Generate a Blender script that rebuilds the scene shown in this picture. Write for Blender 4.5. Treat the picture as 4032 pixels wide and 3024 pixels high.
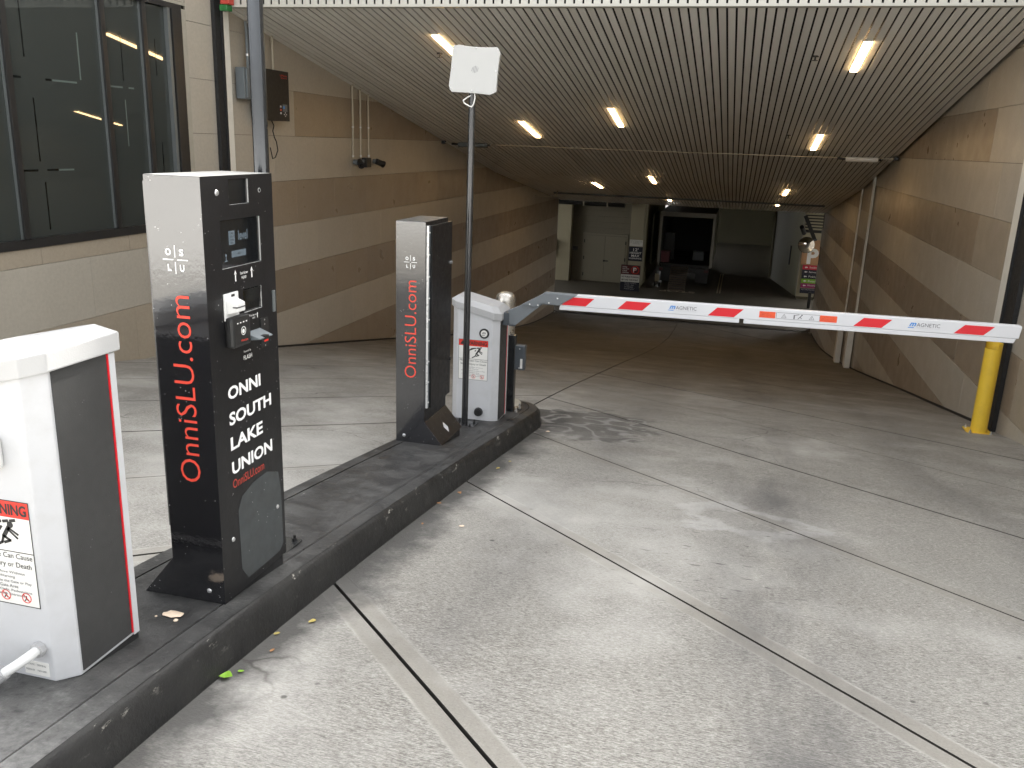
import bpy, bmesh, math, random
from mathutils import Vector, Matrix
random.seed(7)
sc = bpy.context.scene
for o in list(bpy.data.objects): bpy.data.objects.remove(o, do_unlink=True)
COL = sc.collection

# ------------------------------------------------------------------ camera, sky, sun, exposure
# the eye of the photographer is the origin: z = 0 is eye level, +y runs into the garage, +x to the right
def look(pitch, roll, yaw):
    p, r, w = map(math.radians, (pitch, roll, yaw))
    f = Vector((-math.sin(w)*math.cos(p), math.cos(w)*math.cos(p), -math.sin(p)))
    rt = Vector((math.cos(w), math.sin(w), 0)); up = rt.cross(f)
    r2 = math.cos(r)*rt + math.sin(r)*up; u2 = -math.sin(r)*rt + math.cos(r)*up
    return Matrix((r2, u2, -f)).transposed().to_4x4()
cam = bpy.data.cameras.new('camera'); camo = bpy.data.objects.new('camera', cam); COL.objects.link(camo)
cam.sensor_width = 36; cam.lens = 30.385; cam.clip_start = 0.05; cam.clip_end = 1500
camo.matrix_world = look(15.6507, 2.07436, 14.0897)
sc.camera = camo

SUN_EL, SUN_AZ = 42.5, 14      # the sun stands behind the building: the entrance lies in its shade, the street beyond is lit
world = bpy.data.worlds.new('World'); sc.world = world; world.use_nodes = True
nt = world.node_tree; bg = nt.nodes['Background']
sky = nt.nodes.new('ShaderNodeTexSky'); sky.sky_type = 'NISHITA'; sky.sun_disc = False
sky.sun_elevation = math.radians(SUN_EL); sky.sun_rotation = math.radians(SUN_AZ)
sky.air_density = 1.0; sky.dust_density = 4.0; sky.ozone_density = 1.0
hs = nt.nodes.new('ShaderNodeHueSaturation'); hs.inputs['Saturation'].default_value = 0.12
nt.links.new(sky.outputs[0], hs.inputs['Color']); nt.links.new(hs.outputs[0], bg.inputs['Color'])
bg.inputs['Strength'].default_value = 0.15
sl = bpy.data.lights.new('sun', 'SUN'); sl.energy = 5.0; sl.angle = math.radians(3); sl.color = (1.0, 0.965, 0.91)
so = bpy.data.objects.new('sun', sl); COL.objects.link(so)
az = math.radians(SUN_AZ); el = math.radians(SUN_EL)
sd = Vector((math.sin(az)*math.cos(el), math.cos(az)*math.cos(el), math.sin(el)))   # towards the sun
so.rotation_euler = sd.to_track_quat('Z', 'Y').to_euler(); so.location = (0, -5, 20)
vs = sc.view_settings; vs.view_transform = 'Standard'; vs.look = 'None'; vs.gamma = 1; vs.use_curve_mapping = False
vs.exposure = 2.25
sc.render.engine = 'CYCLES'
cy = sc.cycles; cy.use_denoising = True
try: cy.denoiser = 'OPENIMAGEDENOISE'
except Exception: pass
cy.use_adaptive_sampling = True; cy.adaptive_threshold = 0.02; cy.adaptive_min_samples = 16
cy.max_bounces = 6; cy.diffuse_bounces = 4; cy.glossy_bounces = 4; cy.caustics_reflective = False; cy.caustics_refractive = False
cy.sample_clamp_indirect = 6

# ------------------------------------------------------------------ ground profile (road height along y)
KY = [-300, -12, -3, 0, 1.84, 2.405, 5.2, 6.37, 8, 10, 14, 26, 30, 33.5, 40, 90]
KZ = [-1.35, -1.35, -1.40, -1.56, -1.707, -1.763, -2.134, -2.31, -2.55, -2.885, -3.60, -5.70, -6.22, -6.42, -6.45, -6.45]
_h = [KY[i+1]-KY[i] for i in range(len(KY)-1)]; _d = [(KZ[i+1]-KZ[i])/_h[i] for i in range(len(_h))]
_m = [_d[0]]
for i in range(1, len(KY)-1):
    if _d[i-1]*_d[i] <= 0: _m.append(0.0)
    else:
        w1 = 2*_h[i]+_h[i-1]; w2 = _h[i]+2*_h[i-1]; _m.append((w1+w2)/(w1/_d[i-1]+w2/_d[i]))
_m.append(_d[-1])
def zr(y):
    i = 0
    while i < len(_h)-1 and y > KY[i+1]: i += 1
    t = (y-KY[i])/_h[i]
    return KZ[i]*(2*t**3-3*t*t+1)+_m[i]*_h[i]*(t**3-2*t*t+t)+KZ[i+1]*(3*t*t-2*t**3)+_m[i+1]*_h[i]*(t**3-t*t)
def zc(y):                                   # underside of the slatted ceiling
    return 3.44-0.179*y if y < 24 else -0.856-0.1327*(y-24)
XL, XR = -6.7, 3.0

# ------------------------------------------------------------------ materials
MATS = {}
def nn(t, kind, **kw):
    n = t.nodes.new(kind)
    for k, v in kw.items():
        if k.startswith('i_'): n.inputs[k[2:].replace('_', ' ')].default_value = v
        else: setattr(n, k, v)
    return n
def ramp(t, src, stops):
    r = t.nodes.new('ShaderNodeValToRGB'); t.links.new(src, r.inputs[0]); e = r.color_ramp.elements
    while len(e) < len(stops): e.new(0.5)
    for k, (p, c) in enumerate(stops):
        e[k].position = p; e[k].color = (c, c, c, 1) if not hasattr(c, '__len__') else (*c, 1)
    return r.outputs[0]
def mixc(t, fac, a, b, mode='MIX'):
    m = t.nodes.new('ShaderNodeMix'); m.data_type = 'RGBA'; m.blend_type = mode
    for s, v in ((m.inputs[0], fac), (m.inputs[6], a), (m.inputs[7], b)):
        if hasattr(v, 'links'): t.links.new(v, s)
        elif hasattr(v, '__len__'): s.default_value = (*v, 1) if len(v) == 3 else v
        else: s.default_value = v
    return m.outputs[2]
def math_(t, op, a, b=None, clamp=False):
    m = t.nodes.new('ShaderNodeMath'); m.operation = op; m.use_clamp = clamp
    for k, v in enumerate((a, b)):
        if v is None: continue
        if hasattr(v, 'links'): t.links.new(v, m.inputs[k])
        else: m.inputs[k].default_value = v
    return m.outputs[0]
def noise(t, vec, scale, detail=4, rough=0.55, sx=(1, 1, 1)):
    mp = t.nodes.new('ShaderNodeMapping'); mp.inputs['Scale'].default_value = sx; t.links.new(vec, mp.inputs[0])
    n = nn(t, 'ShaderNodeTexNoise', i_Scale=scale, i_Detail=detail, i_Roughness=rough); t.links.new(mp.outputs[0], n.inputs['Vector'])
    return n.outputs['Fac']
def base(name):
    m = bpy.data.materials.new(name); m.use_nodes = True; t = m.node_tree; b = t.nodes['Principled BSDF']
    geo = t.nodes.new('ShaderNodeNewGeometry')
    return m, t, b, geo.outputs['Position']
def mat(name, col, rough=0.5, metal=0.0, rvar=0.06, ior=1.5, var=0.12, vs_=6.0, bump=0.0, bs=60.0, dirt=0.0, dcol=(0.03, 0.028, 0.025), specks=0.0, scol=(0.7, 0.7, 0.68), emit=None, coat=0.0):
    if name in MATS: return MATS[name]
    m, t, b, P = base(name)
    c = mixc(t, noise(t, P, vs_, 3), tuple(x*(1-var) for x in col), tuple(min(1, x*(1+var)) for x in col))
    if dirt > 0:
        f = ramp(t, noise(t, P, 9.0, 5, 0.7), [(0.48, 0.0), (0.8, dirt)]); c = mixc(t, f, c, dcol)
    if specks > 0:
        v = nn(t, 'ShaderNodeTexVoronoi', i_Scale=55.0, i_Randomness=1.0); t.links.new(P, v.inputs['Vector'])
        s1 = ramp(t, v.outputs['Distance'], [(0.05, 1.0), (0.11, 0.0)])
        s2 = ramp(t, noise(t, P, 14.0, 2), [(0.6-specks*0.15, 0.0), (0.66-specks*0.15, 1.0)])
        c = mixc(t, math_(t, 'MULTIPLY', s1, s2), c, scol)
    t.links.new(c, b.inputs['Base Color'])
    if rvar > 0 and rough > 0.2:
        rv = ramp(t, noise(t, P, 23.0, 2), [(0.3, max(0.02, rough-rvar)), (0.7, min(1, rough+rvar))]); t.links.new(rv, b.inputs['Roughness'])
    else: b.inputs['Roughness'].default_value = rough
    b.inputs['Metallic'].default_value = metal; b.inputs['IOR'].default_value = ior
    b.inputs['Coat Weight'].default_value = coat; b.inputs['Coat Roughness'].default_value = 0.06
    if bump > 0:
        bp = nn(t, 'ShaderNodeBump', i_Strength=1.0, i_Distance=bump); t.links.new(noise(t, P, bs, 2), bp.inputs['Height']); t.links.new(bp.outputs[0], b.inputs['Normal'])
    if emit:
        b.inputs['Emission Color'].default_value = (*emit[0], 1); b.inputs['Emission Strength'].default_value = emit[1]
    MATS[name] = m; return m

JOINT_SP, Y0R, Y0L, XMID, SKEW = 1.885, 3.38, 3.58, -1.85, 1.02
def concrete_mat():
    m, t, b, P = base('drive_concrete')
    sep = t.nodes.new('ShaderNodeSeparateXYZ'); t.links.new(P, sep.inputs[0]); X, Y = sep.outputs[0], sep.outputs[1]
    # trowelled margin beside each chevron joint
    ax = math_(t, 'ABSOLUTE', math_(t, 'ADD', X, -XMID))
    u = math_(t, 'ADD', Y, math_(t, 'MULTIPLY', ax, SKEW))
    off = math_(t, 'ADD', math_(t, 'MULTIPLY', math_(t, 'LESS_THAN', X, XMID), Y0L-Y0R), Y0R-20*JOINT_SP)
    mo = math_(t, 'MODULO', math_(t, 'SUBTRACT', u, off), JOINT_SP)
    dj = math_(t, 'MULTIPLY', math_(t, 'MINIMUM', mo, math_(t, 'SUBTRACT', JOINT_SP, mo)), 0.70)
    djn = math_(t, 'ADD', dj, math_(t, 'MULTIPLY', math_(t, 'SUBTRACT', noise(t, P, 9.0, 4), 0.5), 0.012))
    near = ramp(t, math_(t, 'MULTIPLY', u, 0.1), [(0.60, 1.0), (0.86, 0.12)])
    margin = math_(t, 'MULTIPLY', ramp(t, djn, [(0.074, 1.0), (0.081, 0.0)]), near)
    edge = math_(t, 'MULTIPLY', near, math_(t, 'MULTIPLY', ramp(t, djn, [(0.068, 0.0), (0.077, 1.0)]), ramp(t, djn, [(0.079, 1.0), (0.088, 0.0)])))
    # broom lines run across the lane
    broom = noise(t, P, 1.0, 2, 0.6, (34, 260, 1)); broom2 = noise(t, P, 1.0, 2, 0.7, (80, 460, 1))
    br = math_(t, 'ADD', math_(t, 'MULTIPLY', broom, 0.5), math_(t, 'MULTIPLY', broom2, 0.5))
    nomarg = math_(t, 'SUBTRACT', 1.0, math_(t, 'MULTIPLY', margin, 0.85))
    big = noise(t, P, 0.45, 3, 0.6); med = noise(t, P, 2.3, 5, 0.65); fine = noise(t, P, 125, 3, 0.8)
    c = mixc(t, ramp(t, big, [(0.3, 0.0), (0.7, 1.0)]), (0.225, 0.212, 0.185), (0.345, 0.333, 0.302))
    c = mixc(t, ramp(t, med, [(0.40, 0.0), (0.75, 0.4)]), c, (0.175, 0.165, 0.148))
    c = mixc(t, math_(t, 'MULTIPLY', ramp(t, br, [(0.48, 0.0), (0.60, 0.8)]), nomarg), c, (0.485, 0.468, 0.43))
    c = mixc(t, math_(t, 'MULTIPLY', ramp(t, br, [(0.38, 0.8), (0.47, 0.0)]), nomarg), c, (0.095, 0.09, 0.08))
    c = mixc(t, ramp(t, fine, [(0.53, 0.0), (0.66, 0.55)]), c, (0.10, 0.094, 0.083))
    c = mixc(t, ramp(t, fine, [(0.30, 0.45), (0.42, 0.0)]), c, (0.51, 0.495, 0.46))
    c = mixc(t, math_(t, 'MULTIPLY', margin, 0.5), c, mixc(t, med, (0.22, 0.205, 0.175), (0.32, 0.30, 0.262)))
    c = mixc(t, math_(t, 'MULTIPLY', edge, ramp(t, med, [(0.35, 0.0), (0.65, 0.6)])), c, (0.50, 0.485, 0.44))
    def spot(x, y, rx, ry, n, amp=0.9):              # irregular stain round a point: 0 at the middle, 1 at its rim
        q = math_(t, 'ADD', math_(t, 'POWER', math_(t, 'MULTIPLY', math_(t, 'ADD', X, -x), 1/rx), 2.0), math_(t, 'POWER', math_(t, 'MULTIPLY', math_(t, 'ADD', Y, -y), 1/ry), 2.0))
        return math_(t, 'ADD', math_(t, 'SQRT', q), math_(t, 'MULTIPLY', math_(t, 'SUBTRACT', n, 0.5), amp*2))
    # whitish salt bloom: washed patches, stronger along the near joints
    sn = noise(t, P, 0.8, 4, 0.6)
    c = mixc(t, math_(t, 'MULTIPLY', ramp(t, sn, [(0.50, 0.0), (0.68, 0.75)]), 0.75), c, (0.54, 0.525, 0.49))
    ringn = noise(t, P, 3.4, 4, 0.6)
    s1 = spot(0.22, 4.88, 0.42, 0.36, ringn, 0.9)
    c = mixc(t, math_(t, 'MULTIPLY', math_(t, 'MULTIPLY', ramp(t, s1, [(0.55, 0.0), (0.72, 1.0)]), ramp(t, s1, [(0.85, 1.0), (1.0, 0.0)])), 0.4), c, (0.55, 0.54, 0.52))
    # tyre rubber smeared down the wheel paths
    tn = noise(t, P, 1.0, 5, 0.62, (1.5, 0.5, 1))
    for wx, amt in ((0.35, 0.75), (-0.85, 0.35), (1.75, 0.5), (-3.6, 0.4), (-5.0, 0.35)):
        lane = math_(t, 'ABSOLUTE', math_(t, 'ADD', X, -wx)); tr = ramp(t, math_(t, 'ADD', lane, math_(t, 'MULTIPLY', med, 0.5)), [(0.28, 1.0), (0.72, 0.0)])
        c = mixc(t, math_(t, 'MULTIPLY', math_(t, 'MULTIPLY', tr, ramp(t, tn, [(0.40, 0.0), (0.62, 1.0)])), amt), c, (0.075, 0.072, 0.074))
    # darker, browner down the ramp: mostly dwindling light painted in, some brake dirt
    dim_grime = ramp(t, math_(t, 'ADD', math_(t, 'MULTIPLY', Y, 0.05), math_(t, 'MULTIPLY', med, 0.35)), [(0.45, 0.0), (0.95, 0.75)])
    c = mixc(t, dim_grime, c, (0.12, 0.105, 0.085))
    # dirt washed up against the kerb of the island (ragged edge)
    kd = math_(t, 'SUBTRACT', math_(t, 'ADD', X, 1.53), math_(t, 'MULTIPLY', math_(t, 'SUBTRACT', noise(t, P, 2.6, 6, 0.7), 0.42), 0.62))
    kerb = ramp(t, kd, [(0.02, 0.88), (0.22, 0.0)])
    inl = math_(t, 'MULTIPLY', math_(t, 'GREATER_THAN', X, -1.8), math_(t, 'LESS_THAN', Y, 8.1))
    c = mixc(t, math_(t, 'MULTIPLY', kerb, inl), c, (0.062, 0.06, 0.057))
    # spilt sealer pooled round the tip of the island, with pale tide lines
    s2 = spot(-1.15, 7.55, 0.62, 0.95, ringn, 1.0)
    c = mixc(t, math_(t, 'MULTIPLY', ramp(t, s2, [(0.70, 0.9), (1.02, 0.0)]), 0.72), c, (0.075, 0.073, 0.070))
    tide = math_(t, 'FRACT', math_(t, 'MULTIPLY', noise(t, P, 1.7, 2, 0.5), 8.0))
    tide = math_(t, 'MULTIPLY', ramp(t, tide, [(0.55, 0.0), (0.68, 1.0)]), ramp(t, tide, [(0.78, 1.0), (0.9, 0.0)]))
    c = mixc(t, math_(t, 'MULTIPLY', math_(t, 'MULTIPLY', tide, ramp(t, s2, [(0.95, 1.0), (1.2, 0.0)])), 0.65), c, (0.33, 0.322, 0.305))
    # skid flecks
    fl = ramp(t, noise(t, P, 1.0, 3, 0.5, (8, 42, 1)), [(0.645, 0.0), (0.70, 0.8)])
    s3 = spot(0.15, 4.1, 0.75, 1.0, med, 0.5); c = mixc(t, math_(t, 'MULTIPLY', fl, ramp(t, s3, [(0.6, 1.0), (1.1, 0.12)])), c, (0.075, 0.07, 0.068))
    v = nn(t, 'ShaderNodeTexVoronoi', i_Scale=1.9); t.links.new(P, v.inputs['Vector'])
    c = mixc(t, ramp(t, math_(t, 'ADD', v.outputs['Distance'], math_(t, 'MULTIPLY', fine, 0.03)), [(0.032, 0.85), (0.046, 0.0)]), c, (0.05, 0.047, 0.043))
    # hairline cracks and drips of oil
    wp = t.nodes.new('ShaderNodeVectorMath'); wp.operation = 'ADD'; t.links.new(P, wp.inputs[0]); nc = nn(t, 'ShaderNodeTexNoise', i_Scale=3.0, i_Detail=3.0); t.links.new(P, nc.inputs['Vector'])
    ws = t.nodes.new('ShaderNodeVectorMath'); ws.operation = 'SCALE'; ws.inputs['Scale'].default_value = 0.35; t.links.new(nc.outputs['Color'], ws.inputs[0]); t.links.new(ws.outputs[0], wp.inputs[1])
    vc = nn(t, 'ShaderNodeTexVoronoi', i_Scale=0.42, feature='DISTANCE_TO_EDGE'); t.links.new(wp.outputs[0], vc.inputs['Vector'])
    c = mixc(t, math_(t, 'MULTIPLY', ramp(t, vc.outputs['Distance'], [(0.0012, 0.75), (0.0032, 0.0)]), ramp(t, big, [(0.48, 0.0), (0.55, 1.0)])), c, (0.05, 0.046, 0.04))
    vd = nn(t, 'ShaderNodeTexVoronoi', i_Scale=6.5); t.links.new(P, vd.inputs['Vector'])
    c = mixc(t, math_(t, 'MULTIPLY', ramp(t, math_(t, 'ADD', vd.outputs['Distance'], math_(t, 'MULTIPLY', fine, 0.06)), [(0.085, 0.7), (0.12, 0.0)]), ramp(t, tn, [(0.52, 0.0), (0.6, 1.0)])), c, (0.055, 0.05, 0.046))
    t.links.new(c, b.inputs['Base Color'])
    t.links.new(ramp(t, med, [(0.3, 0.62), (0.7, 0.85)]), b.inputs['Roughness'])
    b.inputs['Specular IOR Level'].default_value = 0.35
    hgt = math_(t, 'ADD', math_(t, 'MULTIPLY', br, nomarg), math_(t, 'MULTIPLY', fine, 0.35))
    bp = nn(t, 'ShaderNodeBump', i_Strength=0.9, i_Distance=0.005); t.links.new(hgt, bp.inputs['Height']); t.links.new(bp.outputs[0], b.inputs['Normal'])
    return m
def stone_mat(name, col, col2, rough=0.42):
    m, t, b, P = base(name)
    oi = t.nodes.new('ShaderNodeObjectInfo')
    c = mixc(t, oi.outputs['Random'], col, col2)
    c = mixc(t, ramp(t, noise(t, P, 1.4, 5, 0.6), [(0.3, 0.0), (0.75, 0.22)]), c, tuple(x*0.75 for x in col))
    c = mixc(t, ramp(t, noise(t, P, 26, 4, 0.7), [(0.35, 0.30), (0.62, 0.0)]), c, tuple(x*0.65 for x in col))
    c = mixc(t, ramp(t, noise(t, P, 70, 3, 0.6), [(0.60, 0.0), (0.8, 0.4)]), c, tuple(min(1, x*1.45) for x in col))
    pit = ramp(t, noise(t, P, 34, 3, 0.6), [(0.17, 0.5), (0.22, 0.0)]); c = mixc(t, pit, c, tuple(x*0.4 for x in col))
    t.links.new(c, b.inputs['Base Color'])
    t.links.new(ramp(t, noise(t, P, 3.0, 4), [(0.3, rough-0.1), (0.7, rough+0.12)]), b.inputs['Roughness'])
    bp = nn(t, 'ShaderNodeBump', i_Strength=0.4, i_Distance=0.002); t.links.new(noise(t, P, 40, 4), bp.inputs['Height']); t.links.new(bp.outputs[0], b.inputs['Normal'])
    return m
M = {}
M['drive'] = concrete_mat()
M['subbase'] = mat('joint_filler', (0.046, 0.042, 0.036), 0.9, var=0.4, vs_=20)
M['street'] = mat('street_concrete', (0.50, 0.49, 0.465), 0.85, var=0.2, vs_=1.2, bump=0.003)
M['stone_light'] = stone_mat('stone_light', (0.48, 0.435, 0.36), (0.445, 0.41, 0.345))
M['stone_dark'] = stone_mat('stone_dark', (0.335, 0.274, 0.203), (0.30, 0.248, 0.187), 0.36)
M['stone_mid'] = stone_mat('stone_mid', (0.42, 0.36, 0.275), (0.37, 0.32, 0.25), 0.4)
M['slat'] = mat('slat_paint', (0.86, 0.845, 0.80), 0.45, var=0.05, vs_=2)
sm_, st_, sb_, sp_ = base('slat_paint_aged'); so_ = st_.nodes.new('ShaderNodeObjectInfo')
sc1 = mixc(st_, so_.outputs['Random'], (0.80, 0.785, 0.74), (0.89, 0.875, 0.83)); sc1 = mixc(st_, ramp(st_, noise(st_, sp_, 1.0, 4, 0.6, (3, 0.6, 1)), [(0.45, 0.0), (0.75, 0.3)]), sc1, (0.55, 0.52, 0.46))
st_.links.new(sc1, sb_.inputs['Base Color']); sb_.inputs['Roughness'].default_value = 0.45; M['slat'] = sm_
M['fascia'] = mat('fascia_paint', (0.50, 0.488, 0.435), 0.4, var=0.04, vs_=2)
M['void'] = mat('plenum_black', (0.006, 0.006, 0.006), 0.9)
def kerb_mat(name, top):
    m, t, b, P = base(name)
    sep = t.nodes.new('ShaderNodeSeparateXYZ'); t.links.new(P, sep.inputs[0]); X, Y = sep.outputs[0], sep.outputs[1]
    n1 = noise(t, P, 5.0, 6, 0.72); n2 = noise(t, P, 34.0, 4, 0.7); n3 = noise(t, P, 1.3, 3)
    c = mixc(t, ramp(t, n3, [(0.35, 0.0), (0.65, 1.0)]), (0.016, 0.016, 0.016) if top else (0.006, 0.006, 0.006), (0.034, 0.034, 0.033) if top else (0.014, 0.014, 0.0135))
    c = mixc(t, ramp(t, n1, [(0.46, 0.0), (0.70, 0.85)]), c, (0.085, 0.084, 0.08) if top else (0.024, 0.023, 0.020))
    c = mixc(t, ramp(t, n2, [(0.58, 0.0), (0.72, 0.6)]), c, (0.12, 0.118, 0.112) if top else (0.034, 0.032, 0.028))
    c = mixc(t, ramp(t, n2, [(0.28, 0.7), (0.42, 0.0)]), c, (0.009, 0.009, 0.009))
    # paler towards the street end; paint chipped to pale concrete along the arris
    pale_end = ramp(t, math_(t, 'ADD', Y, math_(t, 'MULTIPLY', n1, 1.1)), [(0.20, 0.8), (0.255, 0.0)]) if False else ramp(t, math_(t, 'MULTIPLY', math_(t, 'ADD', Y, math_(t, 'MULTIPLY', n1, 1.0)), 0.4), [(0.66, 0.75), (0.95, 0.0)])
    if top: c = mixc(t, math_(t, 'MULTIPLY', pale_end, ramp(t, n2, [(0.3, 0.3), (0.6, 1.0)])), c, (0.34, 0.335, 0.32))
    gn = t.nodes.new('ShaderNodeNewGeometry'); sz = t.nodes.new('ShaderNodeSeparateXYZ'); t.links.new(gn.outputs['True Normal'], sz.inputs[0]); nz = ramp(t, sz.outputs[2], [(0.10, 0.0), (0.3, 1.0)])
    ar = math_(t, 'MULTIPLY', nz, ramp(t, math_(t, 'ABSOLUTE', math_(t, 'ADD', X, 1.541)), [(0.004, 1.0), (0.026, 0.0)]))
    ch = ramp(t, noise(t, P, 1.0, 5, 0.75, (22, 7, 22)), [(0.61, 0.0), (0.65, 1.0)])
    c = mixc(t, math_(t, 'MULTIPLY', math_(t, 'MULTIPLY', ar, ch), ramp(t, n3, [(0.38, 0.15), (0.55, 1.0)])), c, (0.42, 0.40, 0.35))
    sc_ = ramp(t, noise(t, P, 1.0, 3, 0.5, (60, 9, 60)), [(0.70, 0.0), (0.74, 0.8)]); c = mixc(t, math_(t, 'MULTIPLY', sc_, ramp(t, n1, [(0.50, 0.0), (0.60, 0.8)])), c, (0.30, 0.29, 0.27) if top else (0.11, 0.105, 0.095))
    t.links.new(c, b.inputs['Base Color']); t.links.new(ramp(t, n1, [(0.3, 0.42), (0.7, 0.75)]), b.inputs['Roughness'])
    bp = nn(t, 'ShaderNodeBump', i_Strength=0.8, i_Distance=0.005); t.links.new(math_(t, 'ADD', n2, n1), bp.inputs['Height']); t.links.new(bp.outputs[0], b.inputs['Normal'])
    return m
M['kerb'] = kerb_mat('black_kerb_paint', True); M['kerbside'] = kerb_mat('kerb_edge_paint', False)
M['kiosk'] = mat('gloss_black_film', (0.012, 0.012, 0.014), 0.10, ior=2.15, var=0.2, bump=0.00035, bs=70, specks=0.5)
M['kioskm'] = mat('satin_black_paint', (0.010, 0.010, 0.0108), 0.36, ior=1.42, var=0.3, bump=0.0003, bs=90, specks=0.55)
M['kioskpatch'] = mat('scuffed_grey_paint', (0.05, 0.056, 0.058), 0.42, var=0.3, vs_=14, dirt=0.5, specks=0.4)
M['kiosktop'] = mat('skylit_top_paint', (0.30, 0.30, 0.28), 0.6, var=0.2)  # paler than the black cabinet: sky brightness put into the colour
M['edge'] = mat('cut_metal_edge', (0.78, 0.78, 0.76), 0.3, metal=0.4)
M['glass_dark'] = mat('dark_glass', (0.008, 0.009, 0.010), 0.05, ior=1.55)
M['white_ink'] = mat('white_ink', (0.85, 0.85, 0.82), 0.5, var=0.05)
M['white_glow'] = mat('reflective_white_ink', (0.92, 0.92, 0.9), 0.4, var=0.02)
M['red_ink'] = mat('coral_red_ink', (0.80, 0.075, 0.045), 0.5, var=0.04)
M['red_ink2'] = mat('faded_red_ink', (0.5, 0.06, 0.04), 0.5, var=0.2)
M['red_sign'] = mat('sign_red', (0.70, 0.035, 0.02), 0.45, var=0.05)
M['red_tape'] = mat('reflective_red_tape', (0.66, 0.012, 0.022), 0.35, var=0.05)
M['orange'] = mat('orange_label', (0.80, 0.10, 0.03), 0.45, var=0.05)
M['black_ink'] = mat('black_ink', (0.02, 0.02, 0.02), 0.5, var=0.1)
M['grey_ink'] = mat('grey_ink', (0.13, 0.13, 0.14), 0.5, var=0.05)
M['pale_ink'] = mat('pale_grey_ink', (0.55, 0.55, 0.56), 0.5, var=0.05)
M['blue_ink'] = mat('blue_ink', (0.06, 0.25, 0.62), 0.5, var=0.05)
M['screen'] = mat('screen_glow', (0.01, 0.012, 0.014), 0.06, emit=((0.32, 0.40, 0.46), 0.09))
M['screen'].cycles.emission_sampling = 'NONE'
M['housing'] = mat('housing_white', (0.54, 0.545, 0.555), 0.38, var=0.03, vs_=8, dirt=0.28, dcol=(0.36, 0.35, 0.32))
M['lid'] = mat('lid_light_grey', (0.40, 0.40, 0.40), 0.5, var=0.05, bump=0.0006, bs=200)
M['lid1'] = mat('lid_white', (0.46, 0.46, 0.455), 0.45, var=0.04, bump=0.0004, bs=200)
M['antenna'] = mat('antenna_plastic', (0.43, 0.43, 0.415), 0.45, var=0.04)
M['panel'] = mat('charcoal_panel', (0.042, 0.042, 0.041), 0.55, var=0.15, bump=0.0004, bs=300, specks=0.15, scol=(0.2, 0.2, 0.2))
M['armgrey'] = mat('cast_grey', (0.16, 0.175, 0.185), 0.45, var=0.1, bump=0.0008, bs=150)
M['armwhite'] = mat('arm_white', (0.66, 0.665, 0.68), 0.35, var=0.03)
M['steel'] = mat('brushed_steel', (0.55, 0.52, 0.47), 0.3, metal=0.9, var=0.15)
M['zinc'] = mat('zinc_bolt', (0.6, 0.6, 0.6), 0.35, metal=0.8)
M['polegrey'] = mat('grey_pole_steel', (0.075, 0.079, 0.085), 0.18, metal=0.8, var=0.15)
M['poleblack'] = mat('black_pole_paint', (0.02, 0.021, 0.022), 0.2, ior=1.7, var=0.3)
M['black'] = mat('black_plastic', (0.018, 0.018, 0.018), 0.42, var=0.2)
M['rubber'] = mat('black_rubber', (0.014, 0.014, 0.014), 0.7, var=0.2)
M['frame'] = mat('bronze_frame', (0.022, 0.022, 0.022), 0.38, var=0.2)
M['frame_edge'] = mat('alu_frame_edge', (0.17, 0.185, 0.185), 0.4, metal=0.3)
M['pane'] = mat('frosted_dark_glass', (0.044, 0.050, 0.046), 0.012, ior=1.6, var=0.05, vs_=0.6)
M['slit_d'] = mat('clear_slit', (0.006, 0.008, 0.008), 0.04, ior=1.5)
M['slit_l'] = mat('pale_slit', (0.12, 0.15, 0.14), 0.2)
M['cream'] = mat('cream_door_track', (0.74, 0.72, 0.64), 0.4, var=0.06, dirt=0.1)
M['concrete_trim'] = mat('concrete_trim', (0.40, 0.37, 0.30), 0.8, var=0.2, bump=0.003)
M['boxgrey'] = mat('enclosure_grey', (0.14, 0.16, 0.17), 0.5, var=0.08)
M['sensor'] = mat('sensor_grey', (0.07, 0.08, 0.09), 0.45, var=0.1)
M['conduit'] = mat('painted_conduit', (0.46, 0.42, 0.33), 0.5, var=0.08)
M['pvc'] = mat('white_pvc', (0.72, 0.72, 0.70), 0.4, var=0.04)
M['yellow'] = mat('yellow_paint', (0.78, 0.52, 0.045), 0.42, var=0.06, vs_=5, dirt=0.25, dcol=(0.36, 0.24, 0.05), specks=0.2, scol=(0.03, 0.03, 0.03))
M['lamp'] = mat('lamp_diffuser', (0.9, 0.8, 0.6), 0.5, emit=((1.0, 0.66, 0.32), 6.0))
M['lampframe'] = mat('lamp_frame', (0.6, 0.56, 0.48), 0.4)
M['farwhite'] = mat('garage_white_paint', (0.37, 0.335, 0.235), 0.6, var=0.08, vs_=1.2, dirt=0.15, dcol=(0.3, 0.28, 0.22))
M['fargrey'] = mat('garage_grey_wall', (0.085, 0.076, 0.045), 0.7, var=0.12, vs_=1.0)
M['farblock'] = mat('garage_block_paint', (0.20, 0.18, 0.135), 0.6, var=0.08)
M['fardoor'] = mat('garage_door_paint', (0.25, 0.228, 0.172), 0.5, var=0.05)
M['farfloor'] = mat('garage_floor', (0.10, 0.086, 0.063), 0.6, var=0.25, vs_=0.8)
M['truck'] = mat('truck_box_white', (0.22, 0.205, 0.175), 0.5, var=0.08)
M['truckin'] = mat('truck_interior', (0.02, 0.02, 0.02), 0.7)
M['truckbk'] = mat('truck_black', (0.012, 0.012, 0.012), 0.5)
M['tyre'] = mat('tyre_rubber', (0.012, 0.012, 0.012), 0.8)
M['rampmetal'] = mat('loading_ramp_metal', (0.16, 0.125, 0.10), 0.5, metal=0.3, var=0.2)
M['taillight'] = mat('tail_light', (0.06, 0.005, 0.006), 0.3)
M['navy'] = mat('navy_sign', (0.012, 0.014, 0.028), 0.45)
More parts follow.
